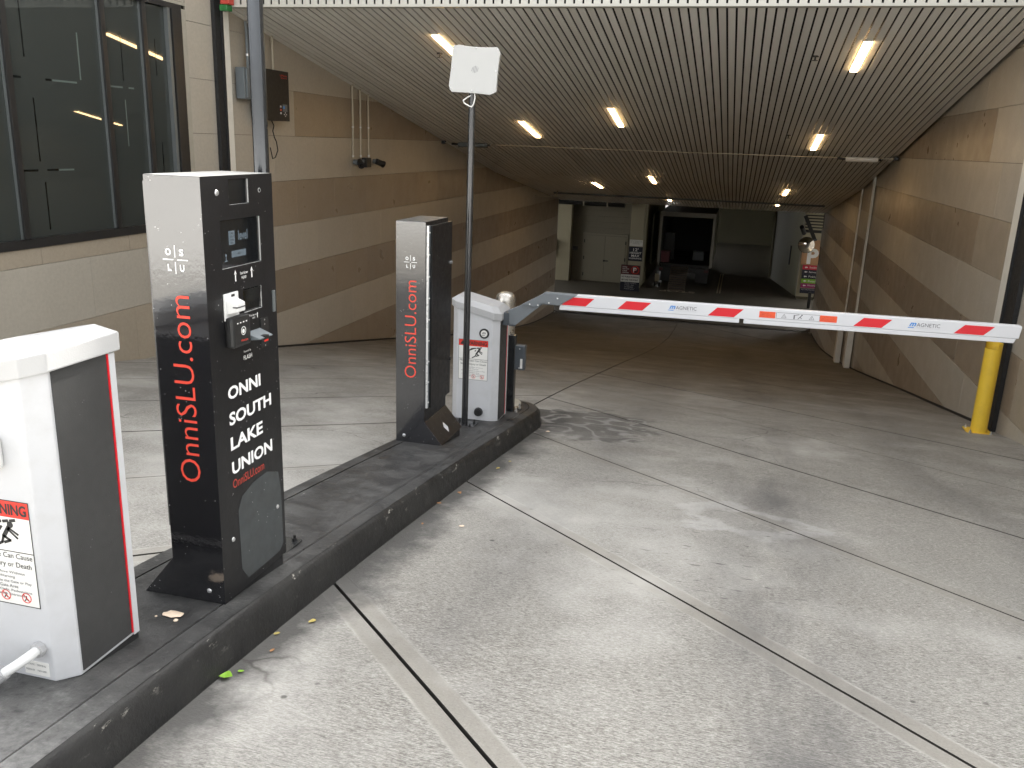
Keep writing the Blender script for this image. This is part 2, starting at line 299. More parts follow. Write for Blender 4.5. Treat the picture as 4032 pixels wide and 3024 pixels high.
M['maroon'] = mat('maroon_sign', (0.09, 0.012, 0.016), 0.45)
M['crimson'] = mat('crimson_sign', (0.55, 0.03, 0.06), 0.45)
M['green'] = mat('green_sign', (0.20, 0.42, 0.03), 0.45)
M['greenlens'] = mat('green_lens', (0.02, 0.16, 0.04), 0.4)
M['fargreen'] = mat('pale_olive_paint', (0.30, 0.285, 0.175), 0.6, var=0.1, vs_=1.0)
M['markpaint'] = mat('marking_paint', (0.55, 0.47, 0.33), 0.6, var=0.2, vs_=8)
M['plum'] = mat('plum_sign', (0.30, 0.03, 0.13), 0.45)
M['tansign'] = mat('tan_sign', (0.48, 0.27, 0.14), 0.5)
M['signwhite'] = mat('sign_white', (0.75, 0.74, 0.70), 0.5)
M['mirror'] = mat('mirror_glass', (0.85, 0.8, 0.72), 0.04, metal=1.0, var=0.02)
M['leaf'] = mat('leaf_green', (0.22, 0.42, 0.03), 0.5, var=0.25, vs_=60)
M['deadleaf'] = mat('dry_leaf', (0.34, 0.17, 0.07), 0.7, var=0.4, vs_=40)
M['straw'] = mat('straw_leaf', (0.45, 0.36, 0.10), 0.7, var=0.3, vs_=40)
M['tissue'] = mat('paper_scrap', (0.82, 0.66, 0.50), 0.8, var=0.15, vs_=50)
M['roofing'] = mat('building_upper', (0.30, 0.29, 0.27), 0.8)

# ------------------------------------------------------------------ mesh helpers
class MB:
    def __init__(s): s.v = []; s.f = []; s.mi = []; s.cur = 0
    def quad(s, *p):
        i = len(s.v); s.v += [tuple(q) for q in p]; s.f.append(tuple(range(i, i+len(p)))); s.mi.append(s.cur); return s
    def prism(s, a, b):
        n = len(a); i = len(s.v); s.v += [tuple(q) for q in a]+[tuple(q) for q in b]
        fs = [tuple(range(i+n-1, i-1, -1)), tuple(range(i+n, i+2*n))]+[(i+k, i+(k+1) % n, i+n+(k+1) % n, i+n+k) for k in range(n)]
        s.f += fs; s.mi += [s.cur]*len(fs); return s
    def box(s, x0, x1, y0, y1, z0, z1):
        a = [(x0, y0, z0), (x1, y0, z0), (x1, y1, z0), (x0, y1, z0)]; return s.prism(a, [(x, y, z1) for x, y, z in a])
    def polyY(s, pts, y0, y1): return s.prism([(x, y0, z) for x, z in pts], [(x, y1, z) for x, z in pts])
    def polyX(s, pts, x0, x1): return s.prism([(x0, y, z) for y, z in pts], [(x1, y, z) for y, z in pts])
    def polyZ(s, pts, z0, z1): return s.prism([(x, y, z0) for x, y in pts], [(x, y, z1) for x, y in pts])
    def ring(s, c, axis, r, n):
        a = Vector(axis).normalized(); u = a.orthogonal().normalized(); w = a.cross(u)
        return [Vector(c)+r*(math.cos(2*math.pi*k/n)*u+math.sin(2*math.pi*k/n)*w) for k in range(n)]
    def cyl(s, p0, p1, r, n=16, r1=None):
        ax = Vector(p1)-Vector(p0); return s.prism(s.ring(p0, ax, r, n), s.ring(p1, ax, r if r1 is None else r1, n))
    def tube(s, pts, r, n=10):
        pts = [Vector(p) for p in pts]; rings = []; u = None
        for k, p in enumerate(pts):
            d = (pts[min(k+1, len(pts)-1)]-pts[max(k-1, 0)]).normalized()
            u = (d.orthogonal() if u is None else (u-d*u.dot(d))).normalized(); w = d.cross(u)
            rings.append([p+r*(math.cos(2*math.pi*j/n)*u+math.sin(2*math.pi*j/n)*w) for j in range(n)])
        i = len(s.v)
        for rg in rings: s.v += [tuple(q) for q in rg]
        for k in range(len(rings)-1):
            for j in range(n): s.f.append((i+k*n+j, i+k*n+(j+1) % n, i+(k+1)*n+(j+1) % n, i+(k+1)*n+j)); s.mi.append(s.cur)
        s.f += [tuple(i+j for j in range(n-1, -1, -1)), tuple(i+(len(rings)-1)*n+j for j in range(n))]; s.mi += [s.cur]*2; return s
    def lathe(s, c, prof, n=24):                     # profile of (radius, z) about a vertical axis
        i = len(s.v)
        for r, z in prof: s.v += [(c[0]+r*math.cos(2*math.pi*j/n), c[1]+r*math.sin(2*math.pi*j/n), c[2]+z) for j in range(n)]
        for k in range(len(prof)-1):
            for j in range(n): s.f.append((i+k*n+j, i+k*n+(j+1) % n, i+(k+1)*n+(j+1) % n, i+(k+1)*n+j)); s.mi.append(s.cur)
        s.f += [tuple(i+j for j in range(n-1, -1, -1)), tuple(i+(len(prof)-1)*n+j for j in range(n))]; s.mi += [s.cur]*2; return s
    def stroke(s, pts, w, O, U, V, d=0.0006):        # flat drawn line in the plane (O,U,V)
        for (a, b) in zip(pts[:-1], pts[1:]):
            a = Vector(a); b = Vector(b); t = (b-a).normalized()*w/2; q = Vector((-t.y, t.x))
            c = [a-t*0.6+q, a-t*0.6-q, b+t*0.6-q, b+t*0.6+q]; N = U.cross(V)
            s.prism([O+U*p.x+V*p.y for p in c], [O+U*p.x+V*p.y+N*d for p in c])
        return s
    def disc(s, c, r, O, U, V, n=20, d=0.0006, r0=None):
        N = U.cross(V); P = lambda q, h: O+U*q[0]+V*q[1]+N*h
        o = [(c[0]+r*math.cos(2*math.pi*k/n), c[1]+r*math.sin(2*math.pi*k/n)) for k in range(n)]
        if r0 is None: return s.prism([P(q, 0) for q in o], [P(q, d) for q in o])
        q2 = [(c[0]+r0*math.cos(2*math.pi*k/n), c[1]+r0*math.sin(2*math.pi*k/n)) for k in range(n)]
        for k in range(n):
            j = (k+1) % n; s.prism([P(o[k], 0), P(o[j], 0), P(q2[j], 0), P(q2[k], 0)], [P(o[k], d), P(o[j], d), P(q2[j], d), P(q2[k], d)])
        return s
WL = {}
def wloc(o):
    v = Vector((0, 0, 0))
    while o is not None: v += o.location; o = o.parent
    return v
def finish(me, bevel=0.0, smooth=False, segs=2):
    bm = bmesh.new(); bm.from_mesh(me); bmesh.ops.remove_doubles(bm, verts=bm.verts, dist=1e-6); bmesh.ops.recalc_face_normals(bm, faces=bm.faces)
    if bevel > 0:
        ed = [e for e in bm.edges if len(e.link_faces) == 2 and e.calc_face_angle(0) > 0.5]
        bmesh.ops.bevel(bm, geom=ed, offset=bevel, segments=segs, affect='EDGES', profile=0.6, clamp_overlap=True)
    if smooth:
        for f in bm.faces: f.smooth = True
        for e in bm.edges:
            if len(e.link_faces) == 2 and e.calc_face_angle(0) > 0.6: e.smooth = False
    bm.to_mesh(me); bm.free()
def obj(name, mb, material, parent=None, bevel=0.0, smooth=False, loc=None, segs=2):
    o = bpy.data.objects.new(name, None) if mb is None else None
    if o is None:
        off = wloc(parent) if parent else Vector(loc or (0, 0, 0))
        me = bpy.data.meshes.new(name); me.from_pydata([tuple(Vector(p)-off) for p in mb.v], [], mb.f)
        for k in (material if isinstance(material, (list, tuple)) else [material]): me.materials.append(M[k])
        if max(mb.mi, default=0) > 0: me.polygons.foreach_set('material_index', mb.mi)
        finish(me, bevel, smooth, segs); o = bpy.data.objects.new(name, me)
    COL.objects.link(o)
    if parent: o.parent = parent
    elif loc: o.location = loc
    return o
def tag(o, label=None, cat=None, group=None, kind=None):
    for k, v in (('label', label), ('category', cat), ('group', group), ('kind', kind)):
        if v: o[k] = v
    return o
def thing(name, loc, label, cat, group=None):
    o = bpy.data.objects.new(name, None); COL.objects.link(o); o.location = loc; o.empty_display_size = 0.1
    return tag(o, label, cat, group)
_deps = None
def text(name, body, material, parent, O, U, V, w, h, bold=0.0, shear=0.0, d=0.0008, align=None):
    """lettering fitted to a w x h box whose lower left corner is O, reading along U with V up"""
    cu = bpy.data.curves.new('t', 'FONT'); cu.body = body; cu.offset = bold; cu.shear = shear; cu.resolution_u = 3; cu.extrude = 0.0
    to = bpy.data.objects.new('t', cu); COL.objects.link(to)
    me = bpy.data.meshes.new_from_object(to.evaluated_get(bpy.context.evaluated_depsgraph_get()))
    bpy.data.objects.remove(to); bpy.data.curves.remove(cu)
    xs = [v.co.x for v in me.vertices]; ys = [v.co.y for v in me.vertices]
    x0, x1, y0, y1 = min(xs), max(xs), min(ys), max(ys); O = Vector(O); U = Vector(U).normalized(); V = Vector(V).normalized(); N = U.cross(V)
    sx = w/(x1-x0); sy = h/(y1-y0) if h else sx
    off = wloc(parent)
    for v in me.vertices: v.co = O+U*(v.co.x-x0)*sx+V*(v.co.y-y0)*sy+N*d-off
    me.materials.clear(); me.materials.append(M[material]); me.name = name
    for p in me.polygons: p.material_index = 0
    o = bpy.data.objects.new(name, me); COL.objects.link(o); o.parent = parent
    return o
EX, EY, EZ = Vector((1, 0, 0)), Vector((0, 1, 0)), Vector((0, 0, 1))

# ================================================================== GROUND
gm = MB(); ys = sorted(set([-300, -60, -20, -12]+[-12+0.5*k for k in range(0, 93)]+[34.2]))
for xa, xb in ((-300, -20), (-20, 20), (20, 300)):
    for a, b in zip(ys[:-1], ys[1:]): gm.quad((xa, a, zr(a)-0.045), (xb, a, zr(a)-0.045), (xb, b, zr(b)-0.045), (xa, b, zr(b)-0.045))
ground = tag(obj('ground', gm, 'street'), kind='structure')
jm = MB(); ys = [-2.9+0.45*k for k in range(80)]+[33.0]; ys = [y for y in ys if y <= 33.0]
for a, b in zip(ys[:-1], ys[1:]): jm.quad((XL-0.2, a, zr(a)-0.03), (XR+0.2, a, zr(a)-0.03), (XR+0.2, b, zr(b)-0.03), (XL-0.2, b, zr(b)-0.03))
drive = tag(obj('driveway', jm, 'subbase'), kind='structure')
def slab(side, k):
    y0 = (Y0R if side > 0 else Y0L)
    ua, ub = y0+k*JOINT_SP+0.0105, y0+(k+1)*JOINT_SP-0.0105
    xa, xb = (XMID+0.008, XR+0.05) if side > 0 else (XMID-0.008, XL-0.05)
    if side > 0: xa = -1.92+0.008 if False else xa
    n, m = 14, 5; P = []
    for i in range(n+1):
        x = xa+(xb-xa)*i/n
        for j in range(m+1):
            u = ua+(ub-ua)*j/m; P.append((x, max(-2.9, min(32.95, u-SKEW*abs(x-XMID)))))
    if max(p[1] for p in P)-min(p[1] for p in P) < 0.05: return
    mb = MB(); rnd = random.uniform(-0.0015, 0.0015)
    top = [(x, y, zr(y)+rnd) for x, y in P]
    for i in range(n):
        for j in range(m):
            a, b_, c, d = i*(m+1)+j, i*(m+1)+j+1, (i+1)*(m+1)+j+1, (i+1)*(m+1)+j
            if abs(P[a][1]-P[b_][1])+abs(P[c][1]-P[d][1]) < 1e-4: continue
            mb.quad(top[a], top[b_], top[c], top[d])
    lo = lambda p: (p[0], p[1], p[2]-0.026); mb.cur = 1
    for j0 in (0, m):
        for i in range(n):
            p, q = top[i*(m+1)+j0], top[(i+1)*(m+1)+j0]
            mb.quad(p, q, lo(q), lo(p))
    for i0 in (0, n):
        for j in range(m):
            p, q = top[i0*(m+1)+j], top[i0*(m+1)+j+1]; mb.quad(p, q, lo(q), lo(p))
    obj('slab', mb, ['drive', 'subbase'], drive, smooth=False)
for k in range(-4, 19): slab(1, k)
for k in range(-4, 19): slab(-1, k)
# lower garage floor beyond the trench drain
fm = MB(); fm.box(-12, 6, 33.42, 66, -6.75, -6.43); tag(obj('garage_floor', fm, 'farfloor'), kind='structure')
tr = thing('trench_drain', (-1.8, 33.2, zr(33.2)), 'dark trench drain crossing the foot of the ramp', 'drain')
obj('channel', MB().box(XL+0.03, XR-0.03, 32.97, 33.40, -6.62, -6.50), 'void', tr)
gr = MB()
for k in range(96): gr.box(XL+0.05+k*0.1, XL+0.05+k*0.1+0.06, 32.98, 33.39, -6.44, -6.42)
obj('grating', gr, 'truckbk', tr)

# ================================================================== CEILING
ceil = tag(obj('ceiling', MB().quad((XL-0.3, 10.7, zc(10.7)+0.14), (XR+0.3, 10.7, zc(10.7)+0.14), (XR+0.3, 24, zc(24)+0.14), (XL-0.3, 24, zc(24)+0.14))
      .quad((XL-0.3, 24, zc(24)+0.14), (XR+0.3, 24, zc(24)+0.14), (XR+0.3, 33.3, zc(33.3)+0.14), (XL-0.3, 33.3, zc(33.3)+0.14)), 'void'), kind='structure')
PITCH, G0, GAP = 0.1073, -1.652, 0.024
def slat_mesh(w):
    mb = MB(); st = [(10.66, zc(10.66)), (17, zc(17)), (24, zc(24)), (28, zc(28)), (33.25, zc(33.25))]
    for (ya, za), (yb, zb) in zip(st[:-1], st[1:]):
        mb.quad((0, ya, za), (w, ya, za), (w, yb, zb), (0, yb, zb))
        mb.quad((0, ya, za), (0, yb, zb), (0, yb, zb+0.012), (0, ya, za+0.012)); mb.quad((w, ya, za), (w, ya, za+0.012), (w, yb, zb+0.012), (w, yb, zb))
    mb.quad((0, 10.66, st[0][1]), (0, 10.66, st[0][1]+0.03), (w, 10.66, st[0][1]+0.03), (w, 10.66, st[0][1])); return mb
first = None; ks = [k for k in range(-60, 60) if XL+0.01 < G0+k*PITCH+GAP/2 and G0+(k+1)*PITCH-GAP/2 < XR+0.03]
def copies(name, mesh_mb, material, parent, locs, bevel=0.0, smooth=False):
    f = obj(name, mesh_mb, material, None, bevel, smooth); f.parent = parent; f.location = locs[0]; r = [f]
    for l in locs[1:]:
        c = f.copy(); COL.objects.link(c); c.parent = parent; c.location = l; r.append(c)
    return r
copies('slat', slat_mesh(PITCH-GAP), 'slat', ceil, [(G0+k*PITCH+GAP/2, 0, random.uniform(-0.003, 0.003)) for k in ks])
obj('edge_slat', MB().prism([(XL+0.002, 10.66, zc(10.66)+0.002), (G0+ks[0]*PITCH-GAP/2, 10.66, zc(10.66)+0.002), (G0+ks[0]*PITCH-GAP/2, 10.66, zc(10.66)+0.03), (XL+0.002, 10.66, zc(10.66)+0.03)],
    [(XL+0.002, 24, zc(24)+0.002), (G0+ks[0]*PITCH-GAP/2, 24, zc(24)+0.002), (G0+ks[0]*PITCH-GAP/2, 24, zc(24)+0.03), (XL+0.002, 24, zc(24)+0.03)]), 'slat', ceil)
up = thing('upper_storey', (-1.85, 10.6, 1.52), 'pale vertical slatted fascia hanging across the top of the garage entrance', 'fascia')
obj('fascia_trim', MB().box(XL, XR, 10.535, 10.66, 1.517, 1.549), 'fascia', up, 0.004)
copies('fascia_slat', MB().box(0, PITCH-GAP, 10.57, 10.582, 1.55, 3.2), 'fascia', up, [tuple(Vector((G0+k*PITCH+GAP/2, 0, 0))-Vector((-1.85, 10.6, 1.52))) for k in ks])
obj('backing', MB().box(XL, XR, 10.68, 10.75, 1.56, 3.2), 'void', up)
obj('storey_wall', MB().box(-26, 22, 10.45, 34, 3.2, 7.5), 'roofing', up)
obj('soffit_slab', MB().box(XL-0.3, XR+0.3, 10.76, 33.3, 1.75, 3.19), 'void', up)

sg = thing('signal_light', (-6.5, 10.5, 1.47), 'small red and green signal light at the left end of the fascia', 'signal light')
obj('red_lens', MB().box(-6.56, -6.44, 10.40, 10.53, 1.535, 1.72), 'red_ink2', sg, 0.01); obj('green_lens', MB().box(-6.58, -6.47, 10.41, 10.53, 1.46, 1.533), 'greenlens', sg, 0.01)
# ================================================================== SIDE WALLS
ZB = [1.275-0.656*i for i in range(-5, 14)]       # joint levels; odd rows below eye level are the dark bands
WIN = (3.6, 9.865, -1.175, 1.47)
def wall(x, sgn, label, yA):
    w = thing('stone_wall', (x, 20, zr(20)), label, 'wall', 'stone walls of the entrance')
    xi = x-sgn*0.022
    core = MB()
    if sgn < 0:
        core.box(x-9, x-0.024, WIN[1], 33.1, -9, 3.19); core.box(x-9, x-0.024, yA, WIN[1], -9, WIN[2]); core.box(x-9, x-0.024, yA, WIN[1], WIN[3], 3.19); core.box(x-9, x-0.6, yA, WIN[1], WIN[2], WIN[3])
    else:
        core.box(x+0.024, x+9, yA, 34.1, -9, 3.19)
    obj('wall_core', core, 'subbase', w)
    cache = {}
    def piece(y0, y1, z0, z1, mk):
        if y1-y0 < 0.02 or z1-z0 < 0.02: return
        g = 0.002; y0 += g; y1 -= g; z0 += g; z1 -= g
        key = (round(y1-y0, 3), round(z1-z0, 3), mk)
        j = random.uniform(0, 0.003)
        if key in cache:
            o = bpy.data.objects.new('panel', cache[key]); COL.objects.link(o)
        else:
            mb = MB().box(min(0, sgn*0.02), max(0, sgn*0.02), 0, y1-y0, 0, z1-z0)
            o = obj('panel', mb, mk, None, 0.0016, segs=1); cache[key] = o.data
        o.parent = w; o.location = Vector((x-(0.0 if sgn < 0 else 0.0)+sgn*(0.001+j), y0, z0))-Vector(w.location)
    for i in range(len(ZB)-1):
        zt, zb = ZB[i], ZB[i+1]; row = i-5
        yy = (7.21 if row % 2 else 7.88)-1.32*6
        while yy < 33.0:
            a, b = max(yy, yA), min(yy+1.32, 33.0 if sgn < 0 else 34.0); yy += 1.32
            if b-a < 0.02: continue
            top = 3.18 if a < 10.5 else zc(a)+0.16
            if zb > top or zt < zr(b)-0.25: continue
            mk = 'stone_light'
            if row % 2:
                first = {1: 12.3, 3: 8.6 if sgn < 0 else 12.3}.get(row, 8.6)
                mk = 'stone_dark' if a > first and row > 0 else 'stone_mid'
                if row in (1, -1) and a < 12.3: mk = 'stone_light'
            if sgn < 0 and a < WIN[1] and zt > WIN[2] and zb < WIN[3]:
                if zb < WIN[2]: piece(a, min(b, WIN[1]), zb, WIN[2], mk)
                if zt > WIN[3]: piece(a, min(b, WIN[1]), WIN[3], zt, mk)
                if b > WIN[1]: piece(WIN[1], b, zb, zt, mk)
            else: piece(a, b, zb, zt, mk)
    return w
wl = wall(XL, -1, 'stone-panelled wall with dark windows along the left lane', 3.0)
wr = wall(XR, 1, 'striped tan and brown stone wall along the right of the ramp', 4.0)
for w, x in ((wl, XL), (wr, XR)):
    b_ = MB(); yl = [11+1.1*k for k in range(21)]; s = 1 if x < 0 else -1
    for a, c in zip(yl[:-1], yl[1:]): b_.prism([(x+s*0.001, a, zr(a)-0.02), (x+s*0.014, a, zr(a)-0.02), (x+s*0.014, a, zr(a)+0.03), (x+s*0.001, a, zr(a)+0.03)], [(x+s*0.001, c, zr(c)-0.02), (x+s*0.014, c, zr(c)-0.02), (x+s*0.014, c, zr(c)+0.03), (x+s*0.001, c, zr(c)+0.03)])
    obj('base_joint', b_, 'rubber', w)

# ---- storefront window in the left wall
wi = thing('storefront_window', (XL, 7, -1.175), 'tall dark frosted window with black frame in the left wall', 'window')
fx0, fx1 = XL-0.10, XL+0.012
fr = MB().box(fx0, fx1, WIN[0], 9.765, -1.175, -1.085).box(fx0, fx1, WIN[0], 9.765, 1.37, 1.43).box(fx0, fx1, 9.58, 9.765, -1.085, 1.37).box(fx0, fx1, WIN[0], WIN[0]+0.1, -1.085, 1.37)
obj('frame', fr, 'frame', wi, 0.004)
for y in (4.42, 5.74, 7.06, 8.39, 9.075):
    o = obj('mullion', MB().box(XL-0.06, XL+0.006, y-0.034, y+0.034, -1.084, 1.369), 'frame', wi, 0.003)
    obj('glazing_bead', MB().box(XL-0.044, XL-0.02, y-0.043, y-0.0345, -1.083, 1.368), 'frame_edge', o)
obj('side_bead', MB().box(XL-0.05, XL+0.006, 9.50, 9.548, -1.084, 1.369), 'frame_edge', wi)
obj('side_rebate', MB().box(XL-0.05, XL-0.01, 9.549, 9.579, -1.084, 1.369), 'rubber', wi)
obj('edge_trim', MB().box(XL-0.02, XL+0.004, 9.767, 9.863, -1.17, 1.39), 'concrete_trim', wi)
obj('head_trim', MB().box(XL-0.02, XL+0.003, WIN[0], 9.863, 1.432, 1.468), 'concrete_trim', wi)
pe = [WIN[0]+0.1, 4.386, 4.454, 5.706, 5.774, 7.026, 7.094, 8.356, 8.424, 9.041, 9.109, 9.50]
panes = []
for a, b in zip(pe[::2], pe[1::2]): panes.append(obj('pane', MB().box(XL-0.06, XL-0.045, a, b, -1.086, 1.371), 'pane', wi))
def slit(p, y0, y1, z0, z1, m): obj('film_slit', MB().box(XL-0.0449, XL-0.0436, y0, y1, z0, z1), m, p)
slit(panes[3], 7.30, 7.316, 0.62, 1.15, 'slit_d'); slit(panes[3], 7.36, 7.376, -0.35, 0.25, 'slit_d'); slit(panes[3], 7.40, 7.416, -1.02, -0.55, 'slit_d')
slit(panes[3], 8.03, 8.048, 0.46, 0.92, 'slit_l'); slit(panes[3], 7.10, 7.24, 0.42, 0.44, 'slit_d'); slit(panes[3], 7.55, 7.63, 0.42, 0.44, 'slit_d'); slit(panes[3], 7.64, 7.98, 0.42, 0.438, 'slit_l')
slit(panes[3], 7.13, 7.33, -0.445, -0.425, 'slit_d'); slit(panes[3], 7.45, 7.60, -0.445, -0.425, 'slit_d'); slit(panes[3], 7.61, 7.82, -0.445, -0.428, 'slit_l')
slit(panes[4], 8.46, 8.68, 0.42, 0.438, 'slit_l'); slit(panes[4], 8.78, 8.87, 0.42, 0.438, 'slit_l'); slit(panes[4], 8.70, 8.714, -0.2, 0.3, 'slit_l'); slit(panes[4], 8.70, 8.712, 0.5, 1.0, 'slit_d')
slit(panes[5], 9.30, 9.314, -0.75, -0.15, 'slit_d'); slit(panes[5], 9.29, 9.302, 0.6, 1.0, 'slit_d'); slit(panes[2], 6.74, 6.756, -0.95, -0.4, 'slit_d'); slit(panes[2], 6.78, 6.795, -0.32, -0.2, 'slit_l')

# ---- garage door tracks either side of the entrance
def door_track(x, s, y_white, y_black, label):
    y = (y_white[0]+y_white[1])/2; t = thing('door_track', (x, y, zr(y)), label, 'door track', 'garage door tracks')
    z0, z1 = zr(10.5)-0.05, 1.50
    obj('track_channel', MB().box(min(x, x+s*0.07), max(x, x+s*0.07), y_white[0], y_white[1], z0+(0.0 if s > 0 else 0.01), z1), 'cream', t, 0.004)
    obj('angle_iron', MB().box(min(x, x+s*0.05), max(x, x+s*0.05), y_black[0], y_black[1], z0, z1+0.9), 'rubber', t, 0.003)
    obj('weather_lip', MB().box(min(x+s*0.052, x+s*0.075), max(x+s*0.052, x+s*0.075), y_black[1]-0.03, y_black[1]-0.002, z0, z1), 'rubber', t)
    return t
door_track(XL+0.002, 1, (10.558, 10.69), (10.40, 10.555), 'cream door track with black edge strip beside the left window')
door_track(XR-0.002, -1, (10.55, 10.79), (10.20, 10.547), 'pale door track with wide black strip behind the yellow bollard')

# ================================================================== ISLAND
isl = None
def island():
    global isl
    L, Rr, yE = -2.15, -1.53, 7.62
    ysI = [-2.5+0.4*k for k in range(25)]
    out = [(Rr, y) for y in ysI if y < 7.15]
    out += [(Rr-0.03, 7.28), (Rr-0.09, 7.42), (Rr-0.19, 7.54), (Rr-0.31, 7.60), (Rr-0.43, 7.54), (L+0.09, 7.42), (L+0.03, 7.28)]
    left = [(L, y) for y in reversed(ysI) if y < 7.15]
    cx = (L+Rr)/2
    def inset(p, d):
        x, y = p
        if y < 7.15: return (x-d if x > cx else x+d, y)
        v = Vector((x-cx, y-7.15)); l = v.length; v = v*((l-d)/l); return (cx+v.x, 7.15+v.y)
    ring = out+left
    rg = lambda d, dz, jit=0: [(*inset(p, d), zr(inset(p, d)[1])+dz) for p in ring]
    prof = [(-0.025, -0.04), (-0.018, 0.02), (0.0, 0.115), (0.008, 0.135), (0.022, 0.147), (0.098, 0.150)]
    rings = [rg(d, z) for d, z in prof]
    random.seed(3)
    mb = MB(); n = len(ring)
    # chipped edge: push the arris in and out a little
    for q in (2, 3, 4): rings[q] = [(x+random.uniform(-0.003, 0.002)*(1 if x > cx else -1), y, z+random.uniform(-0.004, 0.0)) for x, y, z in rings[q]]
    for a, b in zip(rings[:-1], rings[1:]):
        for k in range(n-1): mb.quad(a[k], a[k+1], b[k+1], b[k])
    isl = tag(obj('kerb_island', mb, 'kerbside', smooth=True), 'black painted concrete island between the two lanes', None, None, 'structure')
    # strip between arris and the saw joint, then the middle slab
    t = MB(); ri = rg(0.104, 0.148)
    ysS = sorted(set(y for x, y in ring if y < 7.15))
    for y0, y1 in zip(ysS[:-1], ysS[1:]):
        xs = [L+0.104, -2.0, -1.85, -1.72, Rr-0.104]
        for a, b in zip(xs[:-1], xs[1:]): t.quad((a, y0, zr(y0)+0.149), (b, y0, zr(y0)+0.149), (b, y1, zr(y1)+0.149), (a, y1, zr(y1)+0.149))
    y0 = ysS[-1]; cap = [p for p in ri if p[1] >= 7.1]
    t.quad(*([(Rr-0.104, y0, zr(y0)+0.149)]+[(x, y, zr(y)+0.149) for x, y, z in cap]+[(L+0.104, y0, zr(y0)+0.149)]))
    obj('island_slab', t, 'kerb', isl)
    k2 = MB(); r1 = rg(0.022, 0.1475); r2 = rg(0.0985, 0.1505)
    for k in range(n-1): k2.quad(r1[k], r1[k+1], r2[k+1], r2[k])
    obj('kerb_top', k2, 'kerb', isl)
    obj('joint', MB().box(-1.636, -1.628, -2.4, -2.39, zr(-2.4)+0.1, zr(-2.4)+0.14), 'void', isl)
    for y in (0.9, 4.2, 6.9):
        pass
island()
def zi(y): return zr(y)+0.149

# ================================================================== PAY KIOSKS
def holed(mb, x, y0, y1, z0, z1, holes, depth, mi_face, mi_wall, mi_back):
    ysx = sorted(set([y0, y1]+[h[0] for h in holes]+[h[1] for h in holes])); zs = sorted(set([z0, z1]+[h[2] for h in holes]+[h[3] for h in holes]))
    for a, b in zip(ysx[:-1], ysx[1:]):
        for c, d in zip(zs[:-1], zs[1:]):
            if any(h[0] <= a and b <= h[1] and h[2] <= c and d <= h[3] for h in holes): continue
            mb.cur = mi_face; mb.quad((x, a, c), (x, b, c), (x, b, d), (x, a, d))
    for a, b, c, d in holes:
        e = x-depth; mb.cur = mi_wall
        mb.quad((x, a, c), (x, b, c), (e, b, c), (e, a, c)); mb.quad((x, a, d), (e, a, d), (e, b, d), (x, b, d)); mb.quad((x, a, c), (e, a, c), (e, a, d), (x, a, d)); mb.quad((x, b, c), (x, b, d), (e, b, d), (e, b, c))
        mb.cur = mi_back; mb.quad((e, a, c), (e, b, c), (e, b, d), (e, a, d))
    mb.cur = 0
def dome_bolt(parent, c, n, r=0.009, m='zinc', name='bolt'):
    c = Vector(c); n = Vector(n); mb = MB(); mb.prism(mb.ring(c, n, r, 14), mb.ring(c+n*0.004, n, r*0.75, 14)); mb.prism(mb.ring(c+n*0.004, n, r*0.75, 14), mb.ring(c+n*0.006, n, r*0.25, 14))
    return obj(name, mb, m, parent, smooth=True)
def oslu(parent, cx, cz, y, s):
    """the O S / L U cross emblem on the street face (faces -y)"""
    O = Vector((cx, y, cz)); g = s*0.09
    mb = MB(); w = 0.0032*s/0.088
    for p in ([(-s/2, 0), (-g, 0)], [(g, 0), (s/2, 0)], [(0, -s/2), (0, -g)], [(0, g), (0, s/2)]): mb.stroke(p, w, O, EX, EZ)
    e = obj('emblem', mb, 'white_glow', parent)
    L = s*0.25
    for ch, dx, dz in (('O', -0.27, 0.27), ('S', 0.27, 0.27), ('L', -0.25, -0.29), ('U', 0.27, -0.29)):
        w = L*(0.95 if ch == 'O' else 0.72 if ch != 'L' else 0.6)
        text('emblem_letter', ch, 'white_glow', e, O+EX*(dx*s-w/2)+EZ*(dz*s-L/2), EX, EZ, w, L, bold=0.035)
    return e
# ---- near kiosk (screen faces the right lane)
k1 = thing('pay_kiosk', (-1.72, 2.62, zi(2.62)), 'tall black pay kiosk with touch screen and card reader near the camera', 'kiosk', 'pay kiosks on the island')
kx0, kx1, ky0, ky1, kzt, kzb = -1.822, -1.62, 2.405, 2.838, -0.137, -1.613
body = MB()
prof = [(kx0, kzt), (kx1, kzt), (kx1, kzb), (-1.945, kzb), (kx0, -1.462)]
body.cur = 0; body.quad(*[(x, ky0, z) for x, z in reversed(prof)]); body.cur = 1; body.quad(*[(x, ky1, z) for x, z in prof])
body.quad((kx0, ky0, kzt), (kx0, ky0, -1.462), (kx0, ky1, -1.462), (kx0, ky1, kzt)); body.quad((kx0, ky0, -1.462), (-1.945, ky0, kzb), (-1.945, ky1, kzb), (kx0, ky1, -1.462))
body.cur = 2; body.quad((kx0, ky0, kzt), (kx0, ky1, kzt), (kx1, ky1, kzt), (kx1, ky0, kzt))
holes = [(2.561, 2.682, -0.232, -0.150), (2.501, 2.746, -0.437, -0.279), (2.617, 2.740, -0.602, -0.521)]
holed(body, kx1, ky0, ky1, kzb, kzt, holes, 0.008, 1, 3, 4)
obj('cabinet', body, ['kiosk', 'kioskm', 'kiosktop', 'edge', 'glass_dark'], k1, 0.0018, segs=2)
